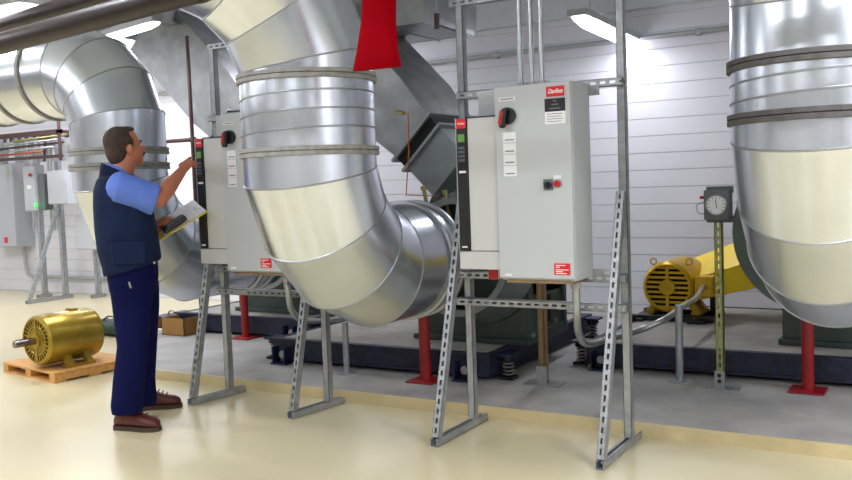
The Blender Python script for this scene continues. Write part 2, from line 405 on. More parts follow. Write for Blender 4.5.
def fan(cx, zc, y0, y1, xr, xl, low, wd, label, bh=.70):
    """scroll fan, inlet to the front, outlet slanting up and to the left; low = lowest front corner of the outlet"""
    t = thing('centrifugal_fan', (cx, (y0+y1)/2, .25), label, 'fan')
    R0 = .50; d = V((-1, 0, 1)).normalized(); s_ = V((1, 0, 1)).normalized()
    def prof(y):
        pts = []
        a = -pi*.25
        for i in range(30):
            th = -pi/4-(i/29)*pi*1.0      # right lower side clockwise round to lower left
            pts.append(V((cx+R0*cos(th), y, zc+R0*sin(th))))
        return pts
    # scroll outline: from outlet upper edge round the right and bottom back to outlet low edge
    lo = V(low); hi = lo+s_*wd
    n = 40; out = []
    c = V((cx, 0, zc))
    hi0 = hi-d*.30; lo0 = lo-d*.30
    a_hi = math.atan2(hi0.z-zc, hi0.x-cx); a_lo = math.atan2(lo0.z-zc, lo0.x-cx)
    if a_lo > 0: a_lo -= 2*pi
    r_hi = sqrt((hi0.x-cx)**2+(hi0.z-zc)**2); r_lo = sqrt((lo0.x-cx)**2+(lo0.z-zc)**2)
    def rad(k):
        base = R0+.0*k
        if k < .18: return r_hi+(base-r_hi)*(k/.18)
        if k > .97: return base+(r_lo-base)*((k-.97)/.03)
        return base
    ring = [(cx+rad(k/n)*cos(a_hi+(a_lo-a_hi)*k/n), zc+rad(k/n)*sin(a_hi+(a_lo-a_hi)*k/n)) for k in range(n+1)]
    ring = [(min(x, xr), max(z, .30)) for x, z in ring]
    rg = lambda y: [V((x, y, z)) for x, z in ring]
    obj('scroll_housing', MB().loft([rg(y0), rg(y1)]), 'fan_green', t, bevel=.006)
    # outlet collar: two flanges with a black flexible joint between
    def rect(p, g=0): return [V((p.x, 0, p.z))-s_*g+V((0, y0-g, 0)), V((p.x, 0, p.z))+s_*(wd+g)+V((0, y0-g, 0)), V((p.x, 0, p.z))+s_*(wd+g)+V((0, y1+g, 0)), V((p.x, 0, p.z))-s_*g+V((0, y1+g, 0))]
    f = lambda t0, t1, g: MB().loft([rect(lo+d*t0, g), rect(lo+d*t1, g)])
    obj('outlet_neck', f(-.30, .0, -.004), 'fan_grey', t)
    obj('outlet_flange', f(-.02, .0, .03), 'fan_grey', t)
    obj('flexible_joint', f(.0, .09, .0), 'rubber', t)
    obj('outlet_flange', f(.09, .112, .035), 'fan_grey', t)
    # box frame and base
    m = MB().box(xl, xr, y0+.03, y1-.02, .262, bh)
    obj('base_cabinet', m, 'fan_green', t, bevel=.006)
    m = MB().box(xl-.02, xr+.02, y0-.01, y1+.01, .25, .285)
    for yy in (y0+.05, y1-.05): m.box(xr, xr+.025, yy-.025, yy+.025, .28, bh+.04)
    m.box(xr, xr+.025, y0, y1, bh, bh+.04).box(xr, xr+.02, y0+.02, y1, .285, .33)
    obj('frame_angle', m, 'fan_green', t, bevel=.003)
    obj('access_opening', MB().box(xr, xr+.006, y0+.18, y0+.42, .36, .55), 'dark_void', t)
    for yy, zz in ((y0+.05, .315), (y0+.45, .36), (y0+.75, .33), (y0+.05, .72)):
        if yy < y1: obj('bolt', MB().cyl((xr+.02, yy, zz), (xr+.036, yy, zz), .018, n=10), 'bolt', t)
    obj('inlet_ring', MB().lathe((cx, y0-.30, zc), (0, 1, 0), [(0, .36), (.0, .40), (.03, .40), (.03, .36), (.10, .365), (.31, .47)], n=56, caps=False), 'fan_grey', t)
    return t, lo, d, s_
def slope_duct(lo, d, s_, wd, y0, y1, L, label, t0=.115):
    t = thing('sloping_duct', lo+d*t0, label, 'duct')
    def rect(p, g=0): return [V((p.x, y0-g, p.z))-s_*g, V((p.x, y0-g, p.z))+s_*(wd+g), V((p.x, y1+g, p.z))+s_*(wd+g), V((p.x, y1+g, p.z))-s_*g]
    g = 1.0
    def sec(a, ex): # widens upwards
        p = lo+d*a-s_*ex; w2 = wd+2*ex
        return [V((p.x, y0-ex*.3, p.z)), V((p.x, y0-ex*.3, p.z))+s_*w2, V((p.x, y1+ex*.3, p.z))+s_*w2, V((p.x, y1+ex*.3, p.z))]
    obj('duct_body', MB().loft([sec(t0, 0), sec(t0+.35, .05), sec(L, .06)], caps=False), 'galv_rect', t)
    m = MB()
    for a in (t0+.012,):
        ex = 0 if a < .2 else .055
        r_ = sec(a, ex+.004); m.loft([[p-d*.012 for p in r_], [p+d*.012 for p in r_]], caps=False)
    
    obj('standing_seam', m, 'galv_rect', t)
    return t
yf, yb = 5.5, 6.2
lowC = aY(397, 158, yf); lowC = V((lowC.x, 0, lowC.z)) + V((1, 0, -1)).normalized()*.10
wdC = .40
t, lo, d, s_ = fan(-2.9, .875, yf, yb, -2.52, -3.40, lowC, wdC, 'dark green centrifugal fan with slanted outlet behind the right cabinet')
slope_duct(lo, d, s_, wdC, yf, yb, 1.35, 'sloping rectangular silver duct rising left from the centre fan')
yfa = 6.35; q = aY(207, 143, yfa); lowA = V((q.x+.12, 0, q.z))+V((1, 0, -1)).normalized()*.14
t, lo, d, s_ = fan(-5.22, .9, 6.2, 6.85, -4.92, -5.80, lowA, wdC, 'dark green centrifugal fan partly hidden behind the left cabinet', bh=.92)
slope_duct(lo, d, s_, .56, yfa, yfa+.75, 1.62, 'sloping rectangular silver duct rising above the left cabinet')
lowR = V((-.95, 0, 1.60))
fan(-.55, .95, 6.1, 6.8, .0, -.98, lowR, wdC, 'dark fan casing on the base behind the right-hand silver duct')
# rectangular trunk above
p1 = aY(393, 32, 6.0)
obj('trunk_duct', (lambda m: [m.box(-4.9, -3.35, 5.7, 6.5, p1.z-.02, 3.1)] and [m.box(x, x+.012, 5.688, 6.512, p1.z-.03, 3.11) for x in (-4.6, -4.3, -4.0, -3.7, -3.36)] and m)(MB()), 'galv_rect',
    label='rectangular grey trunk duct with vertical ribs beside the red cloth', cat='duct')

# dark fan inlet disc beside the right duct
obj('inlet_disc', MB().lathe((-.665, 5.28, 1.03), (0, 1, 0), [(0, .28), (0, .44), (.05, .455), (.10, .455), (.12, .42), (.12, .28)], n=56), 'fan_green',
    label='dark round inlet plate edge showing behind the right duct', cat='fan plate')

# ------------------------------------------------------------------ yellow motor with belt guard
def motor(mtx, L, R, mt, name, label, cat, box=None, grille=True, shaft=False, eyes=False):
    """axis along local -Y (grille end at y=0), body centre height R"""
    loc = mtx @ V((0, L/2, 0)); t = thing(name, loc, label, cat)
    O = lambda n, m, ma, p=t, **k: obj(n, m.xf(mtx), ma, p, **k)
    c = V((0, 0, R+.02))
    O('body', MB().lathe(c+V((0, .06, 0)), (0, 1, 0), [(0, R*.97), (.02, R), (L-.12, R), (L-.09, R*.96), (L-.06, R*.7)], n=48), mt)
    # end bell with slots: rim, spokes, slats
    e = MB().lathe(c, (0, 1, 0), [(.07, R*.99), (.02, R*.97), (.0, R*.88), (.0, R*.82), (.03, R*.82)], n=48, caps=False)
    e.cyl(c+V((0, -.008, 0)), c+V((0, .03, 0)), R*.30, n=28)
    e.bar(c+V((-.0, .008, -R*.85)), c+V((0, .008, R*.85)), R*.12, .016, V((1, 0, 0)))
    k = -.75
    O('fan_cover', e, mt)
    sl = MB()
    if not shaft:
        n = 9
        for i in range(n):
            z = (i-(n-1)/2)*R*1.5/(n-1); hw = sqrt(max(0, (R*.84)**2-z*z))
            sl.box(-hw, hw, .004, .016, c.z+z-R*.045, c.z+z+R*.045)
    else:
        for i in range(28):
            a = 2*pi*i/28; u = V((cos(a), 0, sin(a))); sl.bar(c+u*R*.28+V((0, .01, 0)), c+u*R*.86+V((0, .01, 0)), .010, .012, V((0, 1, 0)))
        for q in (.56,): sl.tube([c+V((R*q*cos(a*pi/16), .01, R*q*sin(a*pi/16))) for a in range(32)], .008, 6, closed=True)
    O('slats', sl, mt)
    O('vent_back', MB().cyl(c+V((0, .035, 0)), c+V((0, .05, 0)), R*.9, n=40), 'dark_void')
    if shaft:
        O('shaft', MB().cyl(c, c+V((0, -.17, 0)), .027, n=20).box(-.006, .006, -.16, -.03, c.z+.02, c.z+.032), 'shaft', smooth=40)
    for sx in (-1, 1):
        ft = MB(); ft.box(sx*R*.9-.035, sx*R*.9+.035, .12, L-.14, 0, .022)
        for yy in (.14, L-.20): ft.loft([[V((sx*R*.9+a, yy+b, .02)) for a, b in ((-.03, 0), (.03, 0), (.03, .05), (-.03, .05))], [V((sx*R*.6+a, yy+b, c.z-R*.62)) for a, b in ((-.03, 0), (.03, 0), (.03, .05), (-.03, .05))]])
        O('mounting_foot', ft, mt)
    if eyes:
        for sx, yy in ((-1, .10), (1, .13)):
            e_ = c+V((sx*sin(.62), 0, cos(.62)))*(R+.03)+V((0, yy, 0)); b_ = c+V((sx*sin(.62), 0, cos(.62)))*(R-.01)+V((0, yy, 0))
            O('lifting_eye', MB().tube([e_ + V((.024*cos(a*pi/8), 0, .024*sin(a*pi/8))) for a in range(16)], .006, 8, closed=True).cyl(b_, b_+(e_-b_)*.5, .01, n=10), mt)
    if box:
        bx = O('terminal_box', MB().box(*box), mt, bevel=.006)
        O('terminal_box_lid', MB().box(box[0]-.004, box[1]+.004, box[2]-.012, box[2], box[4]-.004, box[5]+.004), mt, bx, bevel=.003)
    return t, O
mc = aY(667, 287.5, 6.8)     # middle of the motor's grille
MR = .203
mtx = Matrix.Translation((mc.x, 6.8, mc.z-MR-.02)) @ Matrix.Rotation(radians(-2), 4, 'Z')
motor(mtx, .52, MR, 'gold', 'electric_motor', 'golden yellow electric motor with slotted round cover, wired on the right base', 'motor', box=(MR+.02, MR+.14, -.01, .15, MR-.03, MR+.11), eyes=True)
mb0 = mc.z-MR-.02
m = MB().box(mc.x-.30, mc.x+.34, 6.80, 6.86, .25, mb0).box(mc.x-.30, mc.x+.34, 7.16, 7.22, .25, mb0).box(mc.x-.30, mc.x-.18, 6.74, 7.34, .25, mb0-.02).box(mc.x+.16, mc.x+.30, 6.74, 7.34, .25, mb0-.02)
m.cyl((mc.x-.24, 6.74, .285), (mc.x-.24, 6.71, .285), .018, n=10).cyl((mc.x+.23, 6.74, .285), (mc.x+.23, 6.71, .285), .018, n=10)
obj('motor_slide_base', m, 'spring_black', label='black slide rails bolted under the golden motor', cat='motor base', bevel=.004)
# belt guard
t = thing('belt_guard', (mc.x+.3, 7.2, .25), 'bright yellow belt guard slanting up behind the golden motor', 'belt guard')
a0 = aY(683, 262, 7.4); a1 = aY(735, 242, 7.4); b0 = aY(699, 277, 7.0); b1 = aY(737, 266, 7.0); c1 = aY(752, 296, 7.0); c0 = aY(700, 300, 7.0)
e = (a1-a0).normalized()
r0 = [b0, b1+(b1-b0)*3.0, c1+(b1-b0)*3.0, c0]; r0 = [V((p.x, 7.0, p.z)) for p in r0]
r1 = [V((p.x, 7.4, p.z)) for p in (a0, a1+(a1-a0)*1.6, c1+(b1-b0)*3.0, c0)]
obj('guard_shell', MB().loft([r0, r1]), 'yellow', t, bevel=.006)
obj('guard_lip', MB().tube([r0[0]+V((0, -.004, 0)), r0[1]+V((0, -.004, 0))], .006, 6), 'yellow', t)
obj('guard_foot', MB().box(r0[3].x+.04, r0[3].x+.08, 7.15, 7.21, .25, r0[3].z+.03), 'spring_black', t)

# ------------------------------------------------------------------ old motor on pallet, front left
pA, pB, pC = aZ(3, 362, .08), aZ(54, 373, .08), aZ(116, 350, .08)
ux = (pB-pA); Lw = ux.length; ux.normalize(); uy = (pC-pB); uy = (uy-ux*uy.dot(ux)); Ld = .66; uy.normalize()
Lw = min(Lw, .9)
pm = Matrix(((ux.x, uy.x, 0, pA.x), (ux.y, uy.y, 0, pA.y), (0, 0, 1, 0), (0, 0, 0, 1)))
t = thing('wooden_pallet', pm @ V((Lw/2, Ld/2, 0)), 'low wooden pallet on the floor carrying the old gold motor', 'pallet')
for i, x in enumerate((0, Lw/2-.04, Lw-.08)): obj('runner', MB().box(x, x+.08, 0, Ld, .014, .062).xf(pm), 'wood', t, bevel=.003)
for i in range(6):
    y = i*(Ld-.11)/5; obj('top_board', MB().box(0, Lw, y, y+.11, .062, .08).xf(pm), 'wood', t, bevel=.003)
for y in (0, Ld/2-.05, Ld-.1): obj('bottom_board', MB().box(0, Lw, y, y+.10, 0, .014).xf(pm), 'wood', t)
MR2 = .195
c0 = aY(37, 339, pm.to_translation().y+.15)
def near_line(px, py, z): return aZ(px, py, z)
f0 = near_line(35.5, 341, .08+.02+MR2); f1 = f0+V((.06, 1, 0))
ax = (f1-f0).normalized()
mm2 = Matrix(((ax.y, ax.x, 0, f0.x), (-ax.x, ax.y, 0, f0.y), (0, 0, 1, .08), (0, 0, 0, 1)))
motor(mm2, .50, MR2, 'gold_old', 'old_motor', 'worn gold electric motor with bare shaft, strapped on the floor pallet', 'motor', shaft=True, box=(-.03, .03, .3, .36, 2*MR2-.02, 2*MR2+.03))

# ================================================================== STRUT FRAMES and CABINETS
FA, FR = 3.94, 4.52       # foot front and rear
YU = 4.38                 # upright centre
YC = YU-.041              # cross rails in front of the uprights
YB = YC-.021              # cabinet back
def strut_frame(xl, xr, top_l, top_r, FA, label, brace_z, rails, topbar=None, dx=0):
    t = thing('equipment_stand', ((xl+xr)/2, YU, 0), label, 'support frame')
    for x, zt in ((xl, top_l), (xr, top_r)):
        obj('upright', MB().channel((x, YU, .042), (x, YU, zt), (0, -1, 0), slots=False), 'strut', t)
        f = obj('foot', MB().channel((x+dx, FA, .0215), (x, FR, .0215), (0, 0, -1), slots=False), 'strut', t)
        obj('brace', MB().channel((x+dx, FA+.035, .043), (x, YU-.045, brace_z), (0, -1, .3)), 'strut', t)
        obj('bolt', MB().cyl((x+dx, FA+.03, .03), (x+dx+.028, FA+.03, .03), .009, n=8), 'bolt', f)
    for a, b, z in rails: obj('cross_rail', MB().channel((a, YC, z), (b, YC, z), (0, -1, 0)), 'strut', t)
    if topbar: obj('cross_rail', MB().channel(*topbar), 'strut', t)
    return t
strut_frame(-2.35, -1.445, 2.34, CZ, 3.93, 'slotted steel strut frame carrying the right grey cabinet', 1.30,
            [(-2.36, -1.425, 1.85), (-2.40, -1.425, .865), (-2.40, -1.425, .715)], ((-2.41, YU+.0, 2.36), (-1.36, YU, 2.36), (0, -1, 0)))
strut_frame(-4.20, -3.37, 2.30, 2.30, 4.07, 'slotted steel strut frame carrying the left grey cabinet', 1.30,
            [(-4.22, -3.35, 1.85), (-4.22, -3.35, .865), (-4.22, -3.35, .715)], ((-4.23, YU, 2.32), (-3.35, YU, 2.32), (0, -1, 0)), dx=-.06)

def cabinet(ox, full=True, label='', name='drive_cabinet', wide=.41):
    """ox = x of the left front edge of the big enclosure"""
    yF = 4.06; x0, x1 = ox, ox+wide; zb, zt = .875, 1.85
    t = thing(name, ((x0+x1)/2, (yF+YB)/2, zb), label, 'electrical cabinet')
    obj('enclosure', MB().box(x0+.004, x1, yF+.022, YB, zb, zt), 'enclosure', t, bevel=.004)
    dr = obj('door', MB().box(x0, x1-.002, yF, yF+.020, zb+.012, zt-.004), 'enclosure', t, bevel=.003)
    obj('bottom_flange', MB().box(x0+.03, x1-.02, yF+.02, YB-.02, zb-.014, zb), 'tan_steel', t)
    obj('mounting_lug', MB().box(x0+.03, x1+.055, YB-.012, YB-.004, zt-.06, zt-.02).cyl((x1+.03, YB-.02, zt-.04), (x1+.03, YB-.012, zt-.04), .012, n=10), 'bolt', t)
    obj('mounting_lug', MB().box(x0+.03, x1+.055, YB-.012, YB-.004, zb+.01, zb+.04), 'bolt', t)
    for z in (.98, 1.2, 1.42): obj('hinge', MB().cyl((x0-.004, yF+.01, z), (x0-.004, yF+.01, z+.03), .005, n=8), 'enclosure', dr)
    # drive unit at the left
    a, b = x0-.235, x0-.002; yD = yF+.015
    sp = obj('side_plate', MB().box(x0-.155, x0+.004, 4.18, YB, 1.2, zt), 'enclosure', t, bevel=.003, label='grey box behind the top of the drive unit')
    dm = obj('drive_unit', MB().box(a+.065, b, yD, YB-.005, 1.02, 1.705), 'drive_white', t, bevel=.006, label='white ribbed-free drive unit with a dark front strip')
    dm['label'] = 'off-white drive housing'
    obj('top_edge', MB().box(a+.06, b, yD+.002, YB-.01, 1.705, 1.712), 'black_plastic', dm)
    obj('front_strip', MB().box(a+.006, a+.064, yD-.006, YB-.005, 1.02, 1.705), 'black_plastic', dm, bevel=.003, label='black front strip')
    obj('edge_strip', MB().box(a, a+.006, yD-.008, YB-.005, 1.02, 1.71), 'conduit', dm)
    obj('skirt', MB().box(a, b+.002, yD-.003, YB-.01, .925, 1.018), 'drive_white', dm, bevel=.004)
    lp = obj('red_badge', MB().box(a+.008, a+.063, yD-.010, yD-.006, 1.655, 1.704), 'red_label', dm, label='red badge')
    text('badge_text', 'Danfoss', (a+.0355, yD-.0105, 1.68), (1, 0, 0), (0, 0, 1), .016, 'white_print', dm, width=.042, shear=.2)
    obj('keypad', MB().box(a+.012, a+.060, yD-.012, yD-.006, 1.47, 1.65), 'black_label', dm, bevel=.002)
    obj('screen', MB().box(a+.017, a+.055, yD-.0135, yD-.012, 1.585, 1.625), 'display', dm, label='green lit display')
    k = MB()
    for i in range(4):
        for j in range(3): k.box(a+.018+j*.013, a+.028+j*.013, yD-.0145, yD-.012, 1.485+i*.021, 1.498+i*.021)
    obj('keys', k, 'keypad', dm)
    obj('nameplate', MB().box(a+.016, a+.056, yD-.0085, yD-.006, 1.425, 1.437), 'white_label', dm)
    obj('nameplate', MB().box(a+.02, a+.05, yD-.0085, yD-.006, 1.038, 1.046), 'white_label', dm)
    P = lambda u, z, dy=0: (x0+u, yF-dy, z)
    # rotary isolator
    rk = obj('rotary_handle', MB().cyl(P(.075, 1.70), P(.075, 1.70, .018), .042, n=32), 'black_plastic', dr, label='red and black rotary switch')
    obj('grip', MB().bar(P(.052, 1.64, .032), P(.072, 1.735, .032), .03, .03, V((1, 0, 0))), 'black_plastic', rk, bevel=.008)
    obj('red_grip', MB().bar(P(.046, 1.655, .040), P(.060, 1.728, .040), .022, .022, V((1, 0, 0))), 'red_plastic', rk, bevel=.008)
    obj('nameplate', MB().box(x0+.025, x0+.115, yF-.003, yF, 1.775, 1.793), 'white_label', dr)
    obj('plate_lines', MB().box(x0+.035, x0+.105, yF-.0035, yF-.003, 1.781, 1.787), 'grey_print', dr)
    for i in range(4):
        z = 1.40+i*.056
        obj('sticker', MB().box(x0+.042, x0+.112, yF-.002, yF, z, z+.052), 'white_label', dr)
        obj('sticker_lines', MB().box(x0+.052, x0+.102, yF-.0025, yF-.002, z+.010, z+.016), 'grey_print', dr)
    if full:
        rb = obj('brand_label', MB().box(x0+.282, x0+.375, yF-.003, yF, 1.777, 1.826), 'red_label', dr, label='red label with white script')
        text('brand_text', 'Danfoss', P(.3285, 1.802, .0033), (1, 0, 0), (0, 0, 1), .030, 'white_print', dr, width=.078, shear=.35, bold=True)
        obj('rating_label', MB().box(x0+.272, x0+.378, yF-.003, yF, 1.705, 1.768), 'black_label', dr, label='black label')
        for zz, wdt in ((1.756, .018), (1.739, .036), (1.720, .058)): obj('label_lines', MB().box(x0+.325-wdt/2, x0+.325+wdt/2, yF-.0035, yF-.003, zz-.003, zz+.003), 'keypad', dr)
        obj('rating_label', MB().box(x0+.272, x0+.378, yF-.003, yF, 1.645, 1.705), 'white_label', dr, label='white label')
        for i, zz in enumerate((1.695, 1.683, 1.671, 1.659)): obj('label_lines', MB().box(x0+.284, x0+.366-.01*(i % 2), yF-.0035, yF-.003, zz-.003, zz), 'grey_print', dr)
        s = obj('selector_switch', MB().box(x0+.255, x0+.305, yF-.006, yF, 1.325, 1.378), 'keypad', dr, bevel=.002, label='black knob on grey plate')
        obj('knob', MB().cyl(P(.282, 1.35, .006), P(.282, 1.35, .022), .017, n=20).bar(P(.282, 1.335, .026), P(.282, 1.366, .026), .008, .01, V((1, 0, 0))), 'black_plastic', s)
        s = obj('push_button', MB().cyl(P(.33, 1.355), P(.33, 1.355, .008), .021, n=20), 'bolt', dr, label='red push button')
        obj('button_cap', MB().cyl(P(.33, 1.355, .008), P(.33, 1.355, .02), .016, n=20), 'red_plastic', s)
        obj('legend_plate', MB().box(x0+.31, x0+.348, yF-.003, yF, 1.378, 1.396), 'white_label', dr)
    u = .30 if full else .27
    obj('warning_sticker', MB().box(x0+u, x0+u+.083, yF-.003, yF, .908, .965), 'red_label', dr, label='small red sticker')
    for i, zz in enumerate((.957, .948, .935, .926, .917)): obj('sticker_lines', MB().box(x0+u+.008, x0+u+(.06, .03, .075, .045, .065)[i], yF-.0035, yF-.003, zz-.0035, zz), 'white_print', dr)
    obj('corner_mark', MB().box(x0+.03, x0+.07, yF-.002, yF, .897, .909), 'white_label', dr, bevel=.003)
    return t
XB = -2.00
cabinet(XB, True, 'grey electrical cabinet with red label and rotary switch, right of the big duct', wide=.405)
cabinet(-3.86, False, 'grey electrical cabinet half hidden by the duct, its panel touched by the man', wide=.44)

t = thing('red_junction_box', (-2.06, 4.26, .885), 'small dark red box tucked under the drive unit of the right cabinet', 'junction box')
q0, q1 = aY(488, 268, 4.20), aY(498, 280, 4.20)
obj('box', MB().box(q0.x, q1.x, 4.20, 4.318, q1.z, q0.z), 'red_plastic', t, bevel=.003); obj('side_label', MB().box(q1.x, q1.x+.003, 4.205, 4.30, q1.z+.004, q0.z-.004), 'white_label', t)
# conduits from the top of the right cabinet
for i, px in enumerate((521, 532, 542)):
    p = aY(px, 84, 4.20)
    t = thing('conduit', (p.x, 4.2, 1.85), ('leftmost', 'middle', 'rightmost')[i]+' of three thin steel conduits rising from the right cabinet', 'conduit', None)
    obj('pipe', MB().cyl((p.x, 4.2, 1.86), (p.x, 4.2, CZ), .0125, n=16), 'conduit', t)
    obj('fitting', MB().cyl((p.x+.028, 4.2, 1.85), (p.x+.028, 4.2, 1.872), .012, n=12).cyl((p.x, 4.2, 1.85), (p.x, 4.2, 1.878), .018, n=12), 'lamp_case', t)
def bez(pts, n=10):   # Catmull-Rom
    pts = [V(p) for p in pts]; P = [pts[0]*2-pts[1]]+pts+[pts[-1]*2-pts[-2]]; out = []
    for i in range(1, len(P)-2):
        for k in range(n):
            t = k/n; a, b, c, d = P[i-1], P[i], P[i+1], P[i+2]
            out.append(.5*((2*b)+(c-a)*t+(2*a-5*b+4*c-d)*t*t+(3*b-a-3*c+d)*t*t*t))
    return out+[pts[-1]]
# flexible conduit of right cabinet to the yellow motor
pts = [(-1.66, 4.24, .872), (-1.66, 4.24, .80)]
q = [aY(577, 315, 4.26), aY(579, 334, 4.40), aY(588, 344, 4.75), aY(612, 338, 5.2), aY(640, 330, 5.5), aY(665, 319, 5.62), aY(683, 306, 6.0), aY(696, 298, 6.4)]
e = mtx @ V((MR+.08, -.02, MR+.04))
pts += [(p.x, p.y, p.z) for p in q]+[tuple(e)]
t = thing('flexible_conduit', (-1.66, 4.24, .4), 'grey flexible conduit looping from right cabinet down to the golden motor', 'conduit')
obj('hose', MB().tube(bez(pts), .020, 12), 'conduit', t)
obj('fitting', MB().cyl((-1.66, 4.24, .861), (-1.66, 4.24, .82), .027, n=12), 'lamp_case', t)
cx_ = aY(286, 272, 4.24).x
pts = [(cx_, 4.24, .861), (cx_, 4.24, .80)]+[tuple(p) for p in (aY(288, 290, 4.24), aY(291, 308, 4.30), aY(300, 319, 4.5), aY(318, 321, 4.8), aY(345, 318, 5.2))]
t = thing('flexible_conduit', (cx_, 4.24, .4), 'grey flexible conduit curling under the left cabinet', 'conduit')
obj('hose', MB().tube(bez(pts), .020, 12), 'conduit', t)
obj('fitting', MB().cyl((cx_, 4.24, .861), (cx_, 4.24, .82), .027, n=12), 'lamp_case', t)

# ------------------------------------------------------------------ posts on the plinth
def post_fit(px, py, z=PZ): return aZ(px, py, z)
def red_post(px, py, ztop, label, r=.028):
    p = post_fit(px, py); t = thing('duct_support_post', (p.x, p.y, PZ), label, 'post')
    obj('pole', MB().cyl((p.x, p.y, PZ+.012), (p.x, p.y, ztop), r, n=20), 'red_paint', t)
    obj('base_plate', MB().box(p.x-.10, p.x+.10, p.y-.10, p.y+.10, PZ, PZ+.012), 'red_paint', t, bevel=.003)
    obj('saddle', MB().box(p.x-.07, p.x+.07, p.y-.05, p.y+.05, ztop, ztop+.01), 'red_paint', t)
    return t
red_post(426, 381, .56, 'red steel support post under the end of the centre duct', .038)
red_post(808, 391, .66, 'red steel support post under the right duct', .036)
red_post(246, 338, .95, 'red steel support post seen behind the left strut frame', .034)
p = post_fit(680, 381)
t = thing('pipe_stand', (p.x, p.y, PZ), 'short grey pipe stand holding the hose of the golden motor', 'pipe stand')
zt = aY(680, 305, p.y).z
obj('pole', MB().cyl((p.x, p.y, PZ+.006), (p.x, p.y, zt), .024, n=18), 'strut', t); obj('base_plate', MB().cyl((p.x, p.y, PZ), (p.x, p.y, PZ+.006), .075, n=20), 'strut', t)
p = post_fit(347, 373)
t = thing('pipe_stand', (p.x, p.y, PZ), 'short grey pipe stand beneath the centre duct elbow', 'pipe stand')
obj('pole', MB().cyl((p.x, p.y, PZ+.006), (p.x, p.y, .43), .022, n=18), 'strut', t); obj('base_plate', MB().cyl((p.x, p.y, PZ), (p.x, p.y, PZ+.006), .07, n=20), 'strut', t)
# gauge post
p = post_fit(721, 388); zt = aY(722, 190, p.y).z
t = thing('gauge_post', (p.x, p.y, PZ), 'greenish slotted strut post beside the right duct holding the round gauge', 'post')
obj('pole', MB().channel((p.x, p.y, PZ+.01), (p.x, p.y, zt), (0, -1, 0), wd=.045), 'strut_green', t)
b = obj('base_plate', MB().box(p.x-.11, p.x+.11, p.y-.06, p.y+.06, PZ, PZ+.008).box(p.x-.03, p.x+.03, p.y-.035, p.y-.025, PZ+.008, PZ+.11), 'bolt', t)
obj('bolt', MB().cyl((p.x, p.y-.045, PZ+.05), (p.x, p.y-.035, PZ+.05), .012, n=8).cyl((p.x, p.y-.045, PZ+.085), (p.x, p.y-.035, PZ+.085), .012, n=8), 'spring_black', b)
gy = p.y-.03; g0 = aY(707, 190, gy); g1 = aY(733, 219, gy); gx0, gx1, gz0, gz1 = g0.x, g1.x, g1.z, g0.z; gc = ((gx0+gx1)/2, (gz0+gz1)/2)
t = thing('pressure_gauge', (gc[0], gy-.05, gz0), 'square dark pressure gauge with a round white dial on the greenish post', 'gauge')
obj('case', MB().box(gx0, gx1, gy-.09, gy, gz0, gz1), 'box_dark', t, bevel=.006)
obj('bracket', MB().box(gx0-.004, gx1+.004, gy-.005, gy+.01, gz1-.02, gz1+.02).box(gx0-.004, gx1+.004, gy-.005, gy+.01, gz0-.02, gz0+.02), 'box_dark', t)
obj('bezel', MB().lathe((gc[0], gy-.09, gc[1]), (0, -1, 0), [(0, .062), (.012, .062), (.016, .056), (.008, .054)], n=32, caps=False), 'bolt', t)
dl = obj('dial', MB().cyl((gc[0], gy-.09, gc[1]), (gc[0], gy-.096, gc[1]), .056, n=32), 'white_label', t)
tk = MB()
for i in range(11):
    a = radians(225-27*i); u = V((cos(a), 0, sin(a))); cc = V((gc[0], gy-.0965, gc[1])); tk.bar(cc+u*.040, cc+u*.050, .003, .001, V((0, 1, 0)).cross(u))
tk.bar(V((gc[0]+.004, gy-.098, gc[1]-.02)), V((gc[0]-.004, gy-.098, gc[1]+.038)), .004, .001, V((1, 0, 0)))
obj('needle', tk, 'black_label', dl)
obj('red_knob', MB().cyl((gx0, gy-.05, gc[1]+.045), (gx0-.03, gy-.05, gc[1]+.045), .009, n=10), 'red_plastic', t)
obj('tubing', MB().tube(bez([(gx0, gy-.04, gc[1]+.02), (gx0-.05, gy-.04, gc[1]), (gx0-.045, gy-.04, gc[1]-.045), (gx0, gy-.04, gc[1]-.055)]), .004, 8), 'strut', t)
# tan strut post
p = post_fit(544, 384)
t = thing('strut_post', (p.x, p.y, PZ), 'tan coloured strut post standing behind the right cabinet', 'post')
obj('pole', MB().channel((p.x, p.y, PZ+.01), (p.x, p.y, 1.2), (1, -.4, 0), wd=.045, slots=False).channel((p.x, p.y+.0, PZ+.01), (p.x, p.y, 1.2), (0, -1, 0), wd=.041, slots=False), 'tan_steel', t)
b = obj('base_plate', MB().box(p.x-.12, p.x+.12, p.y-.07, p.y+.07, PZ, PZ+.008).box(p.x-.035, p.x+.035, p.y-.035, p.y-.027, PZ+.008, PZ+.12), 'bolt', t)
obj('bolt', MB().cyl((p.x, p.y-.045, PZ+.05), (p.x, p.y-.035, PZ+.05), .012, n=8), 'bolt', b)

# ------------------------------------------------------------------ red cloth sleeve hanging in front of the centre duct
yr = 2.95
A = [aY(a, b, yr) for a, b in ((363, -14), (392, -14), (361, 22), (392, 20), (356, 54), (394, 50), (353, 71), (397, 66))]
rs = []
for i in range(0, 8, 2):
    l, r_ = A[i], A[i+1]; th = .03
    rs.append([V((l.x, yr, l.z)), V((l.x+.02, yr-.012, l.z)), V(((l.x+r_.x)/2, yr-.02, (l.z+r_.z)/2)), V((r_.x-.02, yr-.012, r_.z)), V((r_.x, yr, r_.z)), V((r_.x, yr+th, r_.z)), V((l.x, yr+th, l.z))])
t = thing('red_sleeve', (A[6].x, yr, A[6].z), 'bright red flared sleeve hanging down in front of the big silver duct', 'sleeve')
top = [V((p.x, p.y, CZ)) for p in rs[0]]
obj('sleeve', MB().loft([top]+rs), 'red_cloth', t, smooth=60)
rs2 = [[p+(p-sum(rg, V())/7)*.015 for p in rg] for rg in rs[2:]]
